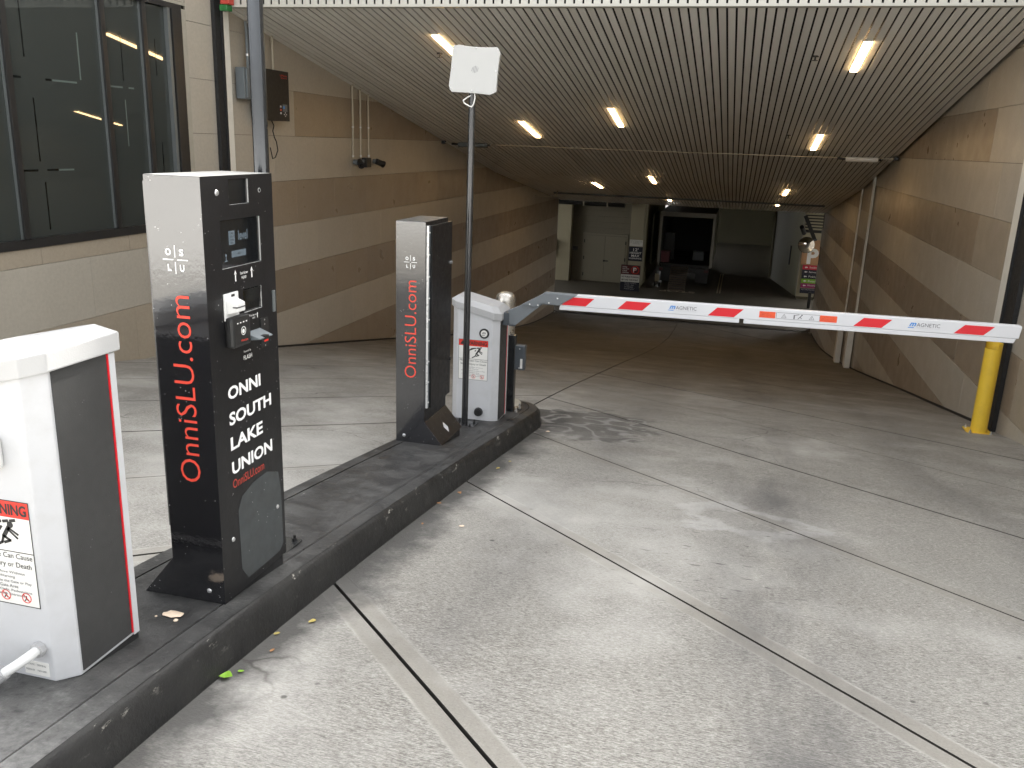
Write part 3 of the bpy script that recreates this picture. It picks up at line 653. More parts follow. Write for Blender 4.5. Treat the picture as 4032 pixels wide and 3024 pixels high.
obj('plinth', MB().prism([(-1.93, ky0+0.012, kzb-0.005), (kx1-0.01, ky0+0.012, kzb-0.005), (kx1-0.01, ky1-0.01, kzb-0.005), (-1.93, ky1-0.01, kzb-0.005)], [(-1.93, ky0+0.012, zi(ky0)-0.02), (kx1-0.01, ky0+0.012, zi(ky0)-0.02), (kx1-0.01, ky1-0.01, zi(ky1)-0.03), (-1.93, ky1-0.01, zi(ky1)-0.03)]), 'rubber', k1)
obj('rear_door', MB().box(-1.845, -1.8235, 2.43, 2.80, -1.352, -0.158), 'kiosk', k1, 0.003)
X = kx1
def onface(name, y0, y1, z0, z1, d, m, bevel=0.0015, parent=k1, dx=0.0): return obj(name, MB().box(X+0.0003+dx, X+d+dx, y0, y1, z0, z1), m, parent, bevel)
scr = obj('touch_screen', MB().box(X-0.0078, X-0.006, 2.505, 2.744, -0.434, -0.282), 'glass_dark', k1)
O = lambda y, z, d=0.0: Vector((X+d, y, z))
sO = X-0.0058
obj('screen_logo', MB().box(sO, sO+0.0006, 2.556, 2.592, -0.363, -0.317), 'screen', scr)
for q, tx in enumerate(('ONNI', 'SOUTH', 'LAKE', 'UNION')): text('screen_text', tx, 'black_ink', scr, (sO+0.0007, 2.561, -0.3285-q*0.0105), EY, EZ, 0.024, 0.006)
text('screen_text', 'level', 'screen', scr, (sO, 2.613, -0.352), EY, EZ, 0.058, 0.033, bold=0.02)
btn = obj('screen_button', MB().box(sO, sO+0.0006, 2.569, 2.657, -0.406, -0.384), 'screen', scr); text('screen_text', 'NEXT', 'black_ink', btn, (sO+0.0008, 2.603, -0.3985), EY, EZ, 0.02, 0.007)
obj('screen_icon', MB().disc((2.535, -0.395), 0.005, Vector((sO, 0, 0)), EY, EZ).stroke([(2.535, -0.402), (2.535, -0.412)], 0.004, Vector((sO, 0, 0)), EY, EZ).stroke([(2.527, -0.414), (2.543, -0.414)], 0.004, Vector((sO, 0, 0)), EY, EZ), 'screen', scr)
obj('camera_window', MB().box(X-0.0078, X-0.006, 2.564, 2.680, -0.230, -0.152), 'glass_dark', k1)
dome_bolt(k1, O(2.492, -0.190), (1, 0, 0), 0.010, 'zinc', 'lock'); obj('peephole', MB().disc((2.750, -0.192), 0.008, O(0, 0, 0.0003), EY, EZ, r0=0.0062), 'edge', k1)
obj('peephole_lens', MB().disc((2.750, -0.192), 0.006, O(0, 0, 0.0003), EY, EZ), 'glass_dark', k1)
PF = O(0, 0, 0.0004)
for y, z, s, nm in ((2.575, -0.467, 0.034, 'arrow'), (2.677, -0.467, 0.034, 'arrow'), (2.649, -0.623, 0.018, 'arrow'), (2.702, -0.623, 0.018, 'arrow')):
    a = MB().stroke([(y, z-s/2), (y, z+s*0.2)], s*0.16, PF, EY, EZ); a.prism([PF+EY*p[0]+EZ*p[1] for p in ((y-s*0.22, z+s*0.15), (y+s*0.22, z+s*0.15), (y, z+s*0.55))], [PF+EY*p[0]+EZ*p[1]+EX*0.0006 for p in ((y-s*0.22, z+s*0.15), (y+s*0.22, z+s*0.15), (y, z+s*0.55))])
    obj(nm, a, 'white_ink', k1)
text('lettering', 'Touch Screen', 'white_ink', k1, O(2.603, -0.467), EY, EZ, 0.049, 0.0095); text('lettering', 'HERE', 'white_ink', k1, O(2.612, -0.483), EY, EZ, 0.029, 0.0095)
text('lettering', 'Scan Barcode', 'white_ink', k1, O(2.656, -0.622), EY, EZ, 0.04, 0.007); text('lettering', 'HERE', 'white_ink', k1, O(2.668, -0.632), EY, EZ, 0.018, 0.006)
# scanner recess: amber light bar and tilted glass
obj('scan_glass', MB().prism([(X-0.0076, 2.62, -0.598), (X-0.0076, 2.737, -0.598), (X-0.002, 2.737, -0.525), (X-0.002, 2.62, -0.525)], [(X-0.0079, 2.62, -0.5995), (X-0.0079, 2.737, -0.5995), (X-0.0032, 2.737, -0.5245), (X-0.0032, 2.62, -0.5245)]), 'glass_dark', k1)
# card reader: flanged white bezel with a slotted snout
cr = onface('card_reader', 2.493, 2.578, -0.609, -0.518, 0.007, 'pvc', 0.003)
obj('snout', MB().prism([(X+0.007, 2.503, -0.588), (X+0.007, 2.568, -0.588), (X+0.007, 2.568, -0.538), (X+0.007, 2.503, -0.538)], [(X+0.042, 2.512, -0.578), (X+0.042, 2.560, -0.578), (X+0.042, 2.560, -0.548), (X+0.042, 2.512, -0.548)]), 'pvc', cr, 0.004)
obj('card_slot', MB().box(X+0.025, X+0.0425, 2.508, 2.563, -0.5645, -0.5605), 'black', cr)
for z in (-0.5275, -0.6035): obj('indicator', MB().box(X+0.0071, X+0.0085, 2.533, 2.552, z-0.004, z+0.004), 'black', cr)
nf = onface('contactless_reader', 2.492, 2.603, -0.702, -0.597, 0.034, 'black', 0.011)
Nf = O(0, 0, 0.0345)
for k in range(4): obj('reader_light', MB().box(X+0.0335, X+0.0348, 2.517+k*0.018, 2.5235+k*0.018, -0.620, -0.616), 'white_ink', nf)
obj('contactless_symbol', MB().disc((2.553, -0.648), 0.0145, Nf, EY, EZ, r0=0.0125).disc((2.552, -0.649), 0.0075, Nf, EY, EZ, n=12), 'white_ink', nf)
text('reader_text', 'Windcave', 'red_ink', nf, O(2.535, -0.684, 0.0346), EY, EZ, 0.042, 0.008)
ts = obj('ticket_chute', MB().prism([(X, 2.617, -0.700), (X, 2.715, -0.700), (X, 2.715, -0.672), (X, 2.617, -0.672)], [(X+0.055, 2.622, -0.694), (X+0.055, 2.708, -0.694), (X+0.055, 2.708, -0.690), (X+0.055, 2.622, -0.690)]), 'boxgrey', k1, 0.002)
obj('chute_notch', MB().box(X+0.035, X+0.057, 2.652, 2.678, -0.6985, -0.6845), 'black', ts)
pl = onface('side_plate', 2.716, 2.768, -0.748, -0.640, 0.004, 'black', 0.001); obj('red_sticker', MB().box(X+0.0041, X+0.0047, 2.736, 2.762, -0.729, -0.700), 'red_sign', pl)
for z in (-0.648, -0.664, -0.742): obj('plate_screw', MB().disc((2.742, z), 0.003, O(0, 0, 0.0041), EY, EZ, 10), 'zinc', pl)
onface('door_pull', 2.806, 2.822, -0.631, -0.552, 0.006, 'frame_edge', 0.001)
text('lettering', 'Powered by', 'white_ink', k1, O(2.603, -0.743), EY, EZ, 0.046, 0.010); text('lettering', 'FLASH', 'white_ink', k1, O(2.600, -0.766), EY, EZ, 0.054, 0.0155, bold=0.01)
for tx, y1, z0, z1 in (('ONNI', 2.702, -0.884, -0.838), ('SOUTH', 2.770, -0.976, -0.929), ('LAKE', 2.703, -1.066, -1.018), ('UNION', 2.764, -1.156, -1.108)):
    text('lettering', tx, 'white_glow', k1, O(2.492, z0), EY, EZ, y1-2.492, z1-z0, bold=0.03)
text('lettering', 'OnniSLU.com', 'red_ink2', k1, O(2.493, -1.207), EY, EZ, 0.207, 0.032)
# worn grey patch on the lower door
pp = [(2.520, -1.53), (2.516, -1.30), (2.545, -1.255), (2.62, -1.232), (2.72, -1.226), (2.80, -1.255), (2.815, -1.34), (2.818, -1.56), (2.79, -1.585), (2.56, -1.585)]
obj('repair_patch', MB().prism([O(y, z, 0.0004) for y, z in pp], [O(y, z, 0.0010) for y, z in pp]), 'kioskpatch', k1)
dome_bolt(k1, O(2.476, -1.393), (1, 0, 0)); dome_bolt(k1, O(2.784, -1.395), (1, 0, 0)); dome_bolt(k1, (-1.681, ky0, -1.569), (0, -1, 0))
oslu(k1, -1.7255, -0.400, ky0-0.0004, 0.089)
text('lettering', 'OnniSLU.com', 'red_ink', k1, (-1.684, ky0-0.0004, -1.160), EZ, -EX, 0.645, 0.077, bold=-0.006)
# ---- far kiosk, turned round to serve the left lane
k2 = thing('pay_kiosk', (-2.0, 5.42, zi(5.42)), 'black kiosk cabinet with riveted side door beside the far gate', 'kiosk', 'pay kiosks on the island')
a0, a1, b0, b1, zt, zb = -2.106, -1.904, 5.205, 5.645, -0.507, -1.988
p2 = [(a0, zt), (a1, zt), (a1, -1.836), (-1.776, zb), (a0, zb)]
cb = MB(); cb.cur = 0; cb.quad(*[(x, b0, z) for x, z in p2]); cb.cur = 1; cb.quad(*[(x, b1, z) for x, z in reversed(p2)])
for (x0, z0), (x1, z1) in zip(p2, p2[1:]+p2[:1]):
    cb.cur = 2 if z0 == z1 == zt else 1; cb.quad((x0, b0, z0), (x1, b0, z1), (x1, b1, z1), (x0, b1, z0))
obj('cabinet', cb, ['kiosk', 'kioskm', 'kioskpatch'], k2, 0.0025)
obj('plinth', MB().prism([(a0+0.01, b0+0.01, zb-0.004), (-1.79, b0+0.01, zb-0.004), (-1.79, b1-0.01, zb-0.004), (a0+0.01, b1-0.01, zb-0.004)], [(a0+0.01, b0+0.01, zi(b0)-0.02), (-1.79, b0+0.01, zi(b0)-0.02), (-1.79, b1-0.01, zi(b1)-0.02), (a0+0.01, b1-0.01, zi(b1)-0.02)]), 'rubber', k2)
sd_ = obj('side_door', MB().box(a1+0.002, a1+0.024, 5.262, 5.665, -1.745, -0.533), 'kioskm', k2, 0.002)
hg = obj('hinge', MB().box(a1+0.001, a1+0.012, 5.222, 5.260, -1.738, -0.531), 'boxgrey', k2, 0.001); obj('hinge_edge', MB().box(a1+0.001, a1+0.016, 5.2195, 5.2235, -1.738, -0.531), 'edge', hg)
for k in range(9): dome_bolt(hg, (a1+0.012, 5.245, -0.575-k*0.141), (1, 0, 0), 0.0055, 'white_ink', 'rivet')
for z in (-0.81, -1.49): obj('lock', MB().cyl((a1+0.024, 5.640, z), (a1+0.036, 5.640, z), 0.011, 14), 'zinc' if z > -1 else 'black', sd_)
st = [(-1.832, 5.40), (-1.80, 5.42), (-1.82, 5.455), (-1.852, 5.435)]
fz = lambda x: -1.836+(x-a1)*(zb+1.836)/(-1.776-a1)+0.002
obj('sticker', MB().prism([(x, y, fz(x)) for x, y in st], [(x+0.0006, y, fz(x)+0.0006) for x, y in st]), 'pale_ink', k2)
dome_bolt(k2, (-2.049, b0, -1.942), (0, -1, 0), 0.012)
oslu(k2, -2.0055, -0.766, b0-0.0004, 0.087)
text('lettering', 'OnniSLU.com', 'red_ink', k2, (-1.964, b0-0.0004, -1.533), EZ, -EX, 0.650, 0.080, bold=-0.006)

# ================================================================== BARRIER GATES
def warning_label(parent, x0, z1, y, w=0.238, h=0.322):
    """gate hazard label facing -y; x0 = left, z1 = top"""
    q = obj('warning_label', MB().box(x0, x0+w, y-0.0008, y-0.0001, z1-h, z1), 'signwhite', parent)
    yy = y-0.0010; P0 = Vector((x0, yy, z1-h))
    bd = MB()
    for a, b in (((0, 0), (w, 0)), ((w, 0), (w, h)), ((w, h), (0, h)), ((0, h), (0, 0)), ((0, h*0.52), (w, h*0.52))): bd.stroke([a, b], 0.0022, P0, EX, EZ)
    obj('label_border', bd, 'black_ink', q)
    obj('label_header', MB().box(x0+0.001, x0+w-0.001, yy-0.0004, yy, z1-0.050, z1-0.001), 'red_sign', q)
    text('label_text', 'WARNING', 'black_ink', q, (x0+0.058, yy-0.0004, z1-0.042), EX, EZ, w-0.066, 0.033, bold=0.03)
    tri = MB(); c0, s0 = Vector((0.030, h-0.025)), 0.019
    tri.prism([P0+EX*(c0.x+s0*a)+EZ*(c0.y+s0*b)-EY*0.0004 for a, b in ((-1, -0.8), (1, -0.8), (0, 0.9))], [P0+EX*(c0.x+s0*a)+EZ*(c0.y+s0*b)-EY*0.0010 for a, b in ((-1, -0.8), (1, -0.8), (0, 0.9))]); obj('label_triangle', tri, 'black_ink', q)
    pic = MB(); W, Hh = w, h
    pic.stroke([(0.075, h*0.545), (0.075, h*0.72)], 0.030, P0, EX, EZ)
    pic.stroke([(0.085, h*0.735), (0.125, h*0.79)], 0.010, P0, EX, EZ)
    for k in range(4): pic.stroke([(0.10+k*0.024, h*0.775+k*0.004), (0.115+k*0.024, h*0.785+k*0.004)], 0.009, P0, EX, EZ)
    pic.disc((0.170, h*0.775), 0.010, P0, EX, EZ)
    pic.stroke([(0.163, h*0.745), (0.145, h*0.66)], 0.013, P0, EX, EZ); pic.stroke([(0.163, h*0.745), (0.193, h*0.69)], 0.006, P0, EX, EZ); pic.stroke([(0.160, h*0.73), (0.190, h*0.655)], 0.006, P0, EX, EZ)
    pic.stroke([(0.145, h*0.66), (0.165, h*0.625), (0.145, h*0.60)], 0.008, P0, EX, EZ); pic.stroke([(0.143, h*0.66), (0.137, h*0.60), (0.112, h*0.555)], 0.008, P0, EX, EZ)
    pic.stroke([(0.133, h*0.72), (0.14, h*0.75)], 0.007, P0, EX, EZ)
    obj('label_picture', pic, 'black_ink', q)
    for tx, f0, hh, ww in (('Moving Gate Can Cause', 0.44, 0.021, 0.93), ('Serious Injury or Death', 0.355, 0.021, 0.88), ('Gate May Move Without', 0.295, 0.010, 0.66), ('Prior Warning', 0.252, 0.010, 0.36), ('Do Not Operate the Gate or Play', 0.205, 0.010, 0.82), ('in the Gate Area', 0.165, 0.010, 0.42), ('For Vehicles Only, Pedestrians', 0.118, 0.010, 0.8), ('Use Separate Entrance', 0.078, 0.010, 0.58)):
        text('label_text', tx, 'black_ink' if hh > 0.015 else 'grey_ink', q, (x0+w*0.5-ww*w/2+0.002, yy, z1-h+h*f0), EX, EZ, ww*w, hh)
    for cx in (0.125, 0.195):
        rg = MB().disc((cx, 0.026), 0.016, P0, EX, EZ, r0=0.0135).stroke([(cx-0.010, 0.036), (cx+0.010, 0.016)], 0.0022, P0, EX, EZ); obj('label_symbol', rg, 'red_sign', q)
        obj('label_figure', MB().stroke([(cx, 0.032), (cx-0.001, 0.025), (cx+0.005, 0.018)], 0.003, P0, EX, EZ, 0.0004).stroke([(cx-0.001, 0.025), (cx-0.006, 0.017)], 0.003, P0, EX, EZ, 0.0004), 'black_ink', q)
    return q
def gate_body(t, x0, x1, y0, y1, zbot, zl, zrr, lidm):
    """housing with chamfered corners; lid slopes between zl (left) and zrr (right) lower edges"""
    c = 0.048
    out = [(x0+c, y0), (x1-c, y0), (x1, y0+c), (x1, y1-c*0.35), (x1-c, y1), (x0+c, y1), (x0, y1-c*0.35), (x0, y0+c)]
    zl_ = lambda x: zl+(zrr-zl)*(x-x0)/(x1-x0)
    obj('housing', MB().prism([(x, y, zbot) for x, y in out], [(x, y, zl_(x)+0.01) for x, y in out]), 'housing', t, 0.004)
    g = 0.014; cx, cy_ = (x0+x1)/2, (y0+y1)/2
    def off(d): return [(x+(d if x > cx else -d), y+(d if y > cy_ else -d)) for x, y in out]
    A, B, C_ = off(g), off(g), off(-0.030)
    lid = MB(); rA = [(x, y, zl_(x)) for x, y in A]; rB = [(x, y, zl_(x)+0.054) for x, y in B]; rC = [(x, y, zl_(x)+0.092) for x, y in C_]
    n = len(out); lid.quad(*reversed(rA))
    for k in range(n): lid.quad(rA[k], rA[(k+1) % n], rB[(k+1) % n], rB[k]); lid.quad(rB[k], rB[(k+1) % n], rC[(k+1) % n], rC[k])
    lid.quad(*rC); obj('lid', lid, lidm, t, 0.004)
    # charcoal side panel with a red pinstripe, recessed a hair
    for s, xs in ((1, x1), (-1, x0)):
        pa = MB().prism([(xs, y0+c+0.008, zbot+0.012), (xs, y1-c*0.35-0.036, zbot+0.012), (xs, y1-c*0.35-0.036, zl_(xs)-0.001), (xs, y0+c+0.008, zl_(xs)-0.001)], [(xs+s*0.003, y0+c+0.008, zbot+0.012), (xs+s*0.003, y1-c*0.35-0.036, zbot+0.012), (xs+s*0.003, y1-c*0.35-0.036, zl_(xs)-0.001), (xs+s*0.003, y0+c+0.008, zl_(xs)-0.001)])
        p = obj('side_panel', pa, 'panel', t)
        obj('red_stripe', MB().prism([(xs, y1-c*0.35-0.035, zbot+0.012), (xs, y1-c*0.35-0.029, zbot+0.012), (xs, y1-c*0.35-0.029, zl_(xs)-0.001), (xs, y1-c*0.35-0.035, zl_(xs)-0.001)], [(xs+s*0.005, y1-c*0.35-0.035, zbot+0.012), (xs+s*0.005, y1-c*0.35-0.029, zbot+0.012), (xs+s*0.005, y1-c*0.35-0.029, zl_(xs)-0.001), (xs+s*0.005, y1-c*0.35-0.035, zl_(xs)-0.001)]), 'red_tape', p)
        obj('panel_edge', MB().prism([(xs, y1-c*0.35-0.028, zbot+0.002), (xs, y1-c*0.35-0.004, zbot+0.002), (xs, y1-c*0.35-0.004, zl_(xs)-0.001), (xs, y1-c*0.35-0.028, zl_(xs)-0.001)], [(xs+s*0.006, y1-c*0.35-0.028, zbot+0.002), (xs+s*0.006, y1-c*0.35-0.004, zbot+0.002), (xs+s*0.006, y1-c*0.35-0.004, zl_(xs)-0.001), (xs+s*0.006, y1-c*0.35-0.028, zl_(xs)-0.001)]), 'housing', p)
    obj('plinth', MB().prism([(x*0.985+cx*0.015, y, zbot-0.001) for x, y in out], [(x*0.985+cx*0.015, y, zi(y)-0.03) for x, y in out]), 'rubber', t)
    # dark rear panel
    obj('rear_panel', MB().box(x0+c+0.01, x1-c-0.01, y1, y1+0.004, zbot+0.02, min(zl, zrr)-0.01), 'panel', t)
g1 = thing('barrier_gate', (-1.92, 1.95, zi(1.95)), 'white barrier gate housing cut off by the left edge of the picture', 'barrier gate', 'barrier gate housings')
gate_body(g1, -2.120, -1.735, 1.792, 2.113, -1.556, -0.720, -0.632, 'lid1')
warning_label(g1, -2.042, -1.0, 1.792)
obj('latch', MB().box(-1.915, -1.862, 1.745, 1.7915, -0.90, -0.815), 'pvc', g1, 0.010)
cd = obj('conduit', MB().tube([(-1.822, 1.79, -1.452), (-1.823, 1.745, -1.455), (-1.84, 1.722, -1.468), (-1.90, 1.695, -1.51), (-2.05, 1.66, -1.60), (-2.1, 1.62, zi(1.6)-0.01)], 0.0145, 14), 'pvc', g1, smooth=True)
obj('conduit_nut', MB().cyl((-1.822, 1.7918, -1.452), (-1.822, 1.774, -1.4525), 0.023, 8), 'lid', cd); obj('conduit_coupling', MB().cyl((-1.872, 1.7085, -1.488), (-1.905, 1.692, -1.515), 0.021, 14), 'lid', cd)
pl_ = obj('data_plate', MB().box(-1.885, -1.800, 1.7908, 1.7918, -1.545, -1.500), 'signwhite', g1)
for k in range(4): text('plate_text', ('TYPE MHTM', '230 V 50 Hz', 'MADE IN USA', 'NO 040')[k], 'grey_ink', pl_, (-1.88+(k % 2)*0.04, 1.7904, -1.514-(k//2)*0.018), EX, EZ, 0.03, 0.006)
g2 = thing('barrier_gate', (-1.90, 6.49, zi(6.49)), 'white barrier gate with striped arm lowered across the right lane', 'barrier gate', 'barrier gate housings')
gate_body(g2, -2.092, -1.712, 6.328, 6.635, -2.172, -1.250, -1.338, 'lid')
warning_label(g2, -2.030, -1.503, 6.328)
lg = obj('round_logo', MB().cyl((-1.825, 6.3278, -1.445), (-1.825, 6.322, -1.445), 0.040, 28), 'black', g2); obj('logo_disc', MB().cyl((-1.825, 6.3218, -1.445), (-1.825, 6.3205, -1.445), 0.0265, 28), 'signwhite', lg)
text('logo_text', 'm', 'black_ink', lg, (-1.840, 6.3200, -1.449), EX, EZ, 0.028, 0.015, bold=0.02, shear=0.3); obj('logo_bar', MB().box(-1.843, -1.818, 6.3195, 6.3203, -1.461, -1.4575), 'black_ink', lg)
obj('drain_plug', MB().cyl((-1.856, 6.3278, -2.086), (-1.856, 6.302, -2.086), 0.036, 24, 0.031).cyl((-1.856, 6.302, -2.086), (-1.856, 6.297, -2.086), 0.022, 20), 'black', g2, smooth=True)
# arm with cranked grey flange
ang = math.atan2(0.025, 3.05)
def az_(x, z): return (x, z+(x+1.131)*math.tan(ang))
fl = [(-1.665, -1.375), (-1.668, -1.268), (-1.50, -1.185), (-1.375, -1.100), (-1.125, -1.103), (-1.27, -1.197), (-1.395, -1.197), (-1.47, -1.262), (-1.60, -1.378)]
af = obj('arm_flange', MB().polyY(fl, 6.425, 6.475), 'armgrey', g2, 0.004)
cv = [(-1.555, -1.205), (-1.375, -1.104), (-1.125, -1.104), (-1.262, -1.192), (-1.395, -1.186), (-1.455, -1.222)]
cvo = obj('flange_cover', MB().polyY(cv, 6.405, 6.4248), 'armgrey', af, 0.004)
for x, z in ((-1.490, -1.200), (-1.425, -1.203), (-1.340, -1.178), (-1.275, -1.138)): dome_bolt(cvo, (x, 6.405, z), (0, -1, 0), 0.0055, 'white_ink')
obj('arm_hub', MB().box(-1.706, -1.655, 6.42, 6.51, -1.385, -1.285).box(-1.66, -1.61, 6.44, 6.50, -1.392, -1.372), 'sensor', g2, 0.004)
arm = obj('arm', MB().polyY([az_(-1.128, -1.102), az_(1.918, -1.103), az_(1.928, -1.110), az_(1.918, -1.193), az_(-1.262, -1.193)], 6.418, 6.472), 'armwhite', g2, 0.007, segs=3)
obj('rubber_edge', MB().polyY([az_(-1.258, -1.1935), az_(0.078, -1.1935), az_(0.078, -1.226), az_(-1.262, -1.226)], 6.421, 6.468), 'armwhite', arm, 0.005); obj('rubber_edge', MB().polyY([az_(0.108, -1.1935), az_(1.905, -1.1935), az_(1.892, -1.226), az_(0.108, -1.226)], 6.421, 6.468), 'armwhite', arm, 0.005)
OA = Vector((0, 6.4176, 0))
for x in (-1.243, -0.815, -0.149, 0.858, 1.510):
    q = [az_(x, -1.185), az_(x+0.186, -1.185), az_(x+0.250, -1.122), az_(x+0.064, -1.122)]
    obj('red_stripe', MB().prism([OA+EX*a+EZ*b for a, b in q], [OA+EX*a+EZ*b-EY*0.0009 for a, b in q]), 'red_tape', arm)
UA = Vector((math.cos(ang), 0, math.sin(ang))); VA = Vector((-math.sin(ang), 0, math.cos(ang)))
for x in (-0.437, 1.215):
    p = lambda dx, z: Vector((az_(x+dx, z)[0], 6.4174, az_(x+dx, z)[1]))
    text('arm_logo', 'm', 'blue_ink', arm, p(0.006, -1.157), UA, VA, 0.046, 0.026, bold=0.035, shear=0.35); obj('logo_bar', MB().stroke([(0, 0), (0.037, 0)], 0.005, p(0.0, -1.166), UA, VA), 'blue_ink', arm)
    text('arm_logo', 'AGNETIC', 'grey_ink', arm, p(0.054, -1.157), UA, VA, 0.150, 0.026); text('arm_logo', 'ACCESS TO PROGRESS', 'pale_ink', arm, p(0.055, -1.168), UA, VA, 0.148, 0.006)
for x0, x1, m in ((0.213, 0.325, 'orange'), (0.330, 0.333, 'grey_ink'), (0.630, 0.745, 'orange')):
    q = [az_(x0, -1.172), az_(x1, -1.172), az_(x1, -1.126), az_(x0, -1.126)]; obj('arm_sticker', MB().prism([OA+EX*a+EZ*b for a, b in q], [OA+EX*a+EZ*b-EY*0.0009 for a, b in q]), m, arm)
sb = MB(); Ps = Vector((0, 6.4172, 0))
for a, b in (((0.336, -1.171), (0.628, -1.171)), ((0.336, -1.127), (0.628, -1.127)), ((0.628, -1.171), (0.628, -1.127))): sb.stroke([az_(*a), az_(*b)], 0.002, Ps, EX, EZ)
for cx in (0.385, 0.575):
    t_ = [az_(cx-0.016, -1.163), az_(cx+0.016, -1.163), az_(cx, -1.136), az_(cx-0.016, -1.163)]; sb.stroke(t_, 0.0022, Ps, EX, EZ); sb.stroke([az_(cx, -1.158), az_(cx, -1.147)], 0.0024, Ps, EX, EZ)
sb.stroke([az_(0.455, -1.165), az_(0.455, -1.140)], 0.009, Ps, EX, EZ).stroke([az_(0.459, -1.139), az_(0.487, -1.133)], 0.004, Ps, EX, EZ).stroke([az_(0.504, -1.140), az_(0.494, -1.152), az_(0.482, -1.164)], 0.005, Ps, EX, EZ).stroke([az_(0.496, -1.152), az_(0.506, -1.160)], 0.004, Ps, EX, EZ).disc(az_(0.507, -1.136), 0.005, Ps, EX, EZ, 10)
obj('arm_sticker', sb, 'grey_ink', arm)
for k, tx in enumerate(('MOVING ARM', 'CAN CAUSE', 'INJURY OR DEATH')): text('arm_text', tx, 'red_ink2', arm, Vector((*az_(0.220, 0)[:1], 6.4166, az_(0.220, -1.141-k*0.0125)[1])), UA, VA, 0.06+0.02*k, 0.007)
for k, tx in enumerate(('NO BICYCLES', 'MOTORCYCLES', 'OR PEDESTRIANS')): text('arm_text', tx, 'red_ink2', arm, Vector((0.655-0.008*k, 6.4166, az_(0.65, -1.141-k*0.0125)[1])), UA, VA, 0.07+0.012*k, 0.007)

# ================================================================== POLES AND POSTS
def pole_base(t, x, y, z, w, plate=True):
    p = obj('base_plate', MB().box(x-w, x+w, y-w, y+w, z, z+0.012), 'poleblack', t, 0.002)
    for dx in (-0.7, 0.7):
        for dy in (-0.7, 0.7): obj('anchor_bolt', MB().cyl((x+dx*w, y+dy*w, z+0.012), (x+dx*w, y+dy*w, z+0.024), 0.012, 6).cyl((x+dx*w, y+dy*w, z+0.024), (x+dx*w, y+dy*w, z+0.038), 0.006, 8), 'black', p)
p1 = thing('steel_pole', (-1.752, 3.0, zi(3.0)), 'grey steel pole rising behind the near kiosk', 'pole', 'reader poles on the island')
obj('shaft', MB().cyl((-1.752, 3.0, zi(3.0)), (-1.752, 3.0, 1.9), 0.0285, 28), 'polegrey', p1, smooth=True); pole_base(p1, -1.752, 3.0, zi(3.0)-0.004, 0.075)
po = thing('antenna_pole', (-1.882, 6.04, zi(6.04)), 'slim black pole carrying a white square antenna panel', 'antenna pole', 'reader poles on the island')
obj('shaft', MB().cyl((-1.884, 6.05, zi(6.05)), (-1.878, 6.05, 0.36), 0.024, 28), 'poleblack', po, smooth=True); pole_base(po, -1.884, 6.05, zi(6.05)-0.006, 0.085)
# the panel leans back a little and its edges are slightly concave
an = MB(); O_ = Vector((-1.857, 6.012, 0.468)); Ua = Vector((0.995, 0.02, -0.055)).normalized(); Va = Vector((0.075, 0.12, 0.99)).normalized(); Va = (Va-Ua*Va.dot(Ua)).normalized(); Na = Ua.cross(Va)
pts = []; hw, hh = 0.173, 0.160
for k in range(4):
    c0 = [(-hw, -hh), (hw, -hh), (hw, hh), (-hw, hh)][k]; c1 = [(-hw, -hh), (hw, -hh), (hw, hh), (-hw, hh)][(k+1) % 4]
    for s in range(7):
        f = (s+0.35)/7*0.93+0.03; x = c0[0]+(c1[0]-c0[0])*f; y = c0[1]+(c1[1]-c0[1])*f; bow = 0.012*math.sin(math.pi*f); l = math.hypot(x, y)
        nx, ny = [(0, 1), (-1, 0), (0, -1), (1, 0)][k]; sgn = 1 if k in (2, 3) else 1
        pts.append((x+nx*bow*(1 if k in (0, 2) else 0.5), y+ny*bow*(0.3 if k == 0 else 1)))
an.prism([O_+Ua*x+Va*y-Na*-0.0 for x, y in pts], [O_+Ua*x+Va*y-Na*0.028 for x, y in pts]); pan = obj('antenna_panel', an, 'antenna', po, 0.004)
for x, y in ((-0.155, -0.142), (0, -0.139), (0.153, -0.142), (-0.155, 0), (0.156, 0.0), (-0.155, 0.143), (0, 0.140), (0.153, 0.142)): dome_bolt(pan, O_+Ua*x+Va*y, Na, 0.0065, 'zinc', 'screw')
sp = MB()
for k in range(5): h_ = (0.012, 0.02, 0.024, 0.02, 0.012)[k]; sp.stroke([(-0.022+k*0.010+0.006, -h_), (-0.018+k*0.010+0.006, h_)], 0.0028, O_, Ua, Va)
obj('vent_slots', sp, 'grey_ink', pan)
obj('cable', MB().tube([(-1.878, 6.035, 0.30), (-1.90, 6.01, 0.285), (-1.925, 5.99, 0.262), (-1.915, 5.99, 0.245), (-1.885, 6.0, 0.228), (-1.865, 6.0, 0.222), (-1.85, 6.0, 0.245), (-1.846, 6.01, 0.28), (-1.855, 6.03, 0.315)], 0.0045, 8), 'signwhite', po, smooth=True)
bo = thing('steel_bollard', (-1.905, 7.25, zi(7.25)), 'stainless steel domed bollard behind the far gate', 'bollard')
obj('post', MB().lathe((-1.905, 7.25, 0), [(0.0915, zi(7.25)-0.02), (0.0915, -1.345), (0.088, -1.318), (0.076, -1.29), (0.052, -1.270), (0.02, -1.262)], 32), 'steel', bo, smooth=True)
obj('flange', MB().lathe((-1.895, 7.26, 0), [(0.16, zi(7.25)-0.03), (0.16, zi(7.2)+0.006), (0.15, zi(7.2)+0.014), (0.10, zi(7.2)+0.014)], 32), 'concrete_trim', bo, smooth=True)
sp_ = thing('sensor_post', (-1.752, 6.95, zi(6.95)), 'short black post with a grey safety sensor box', 'sensor post')
obj('post', MB().box(-1.785, -1.722, 6.92, 6.985, zi(6.95), -1.575), 'poleblack', sp_, 0.006)
bpz = zi(6.93)-0.01; bp_ = obj('base_plate', MB().box(-1.83, -1.668, 6.86, 7.04, bpz, bpz+0.016), 'poleblack', sp_, 0.002)
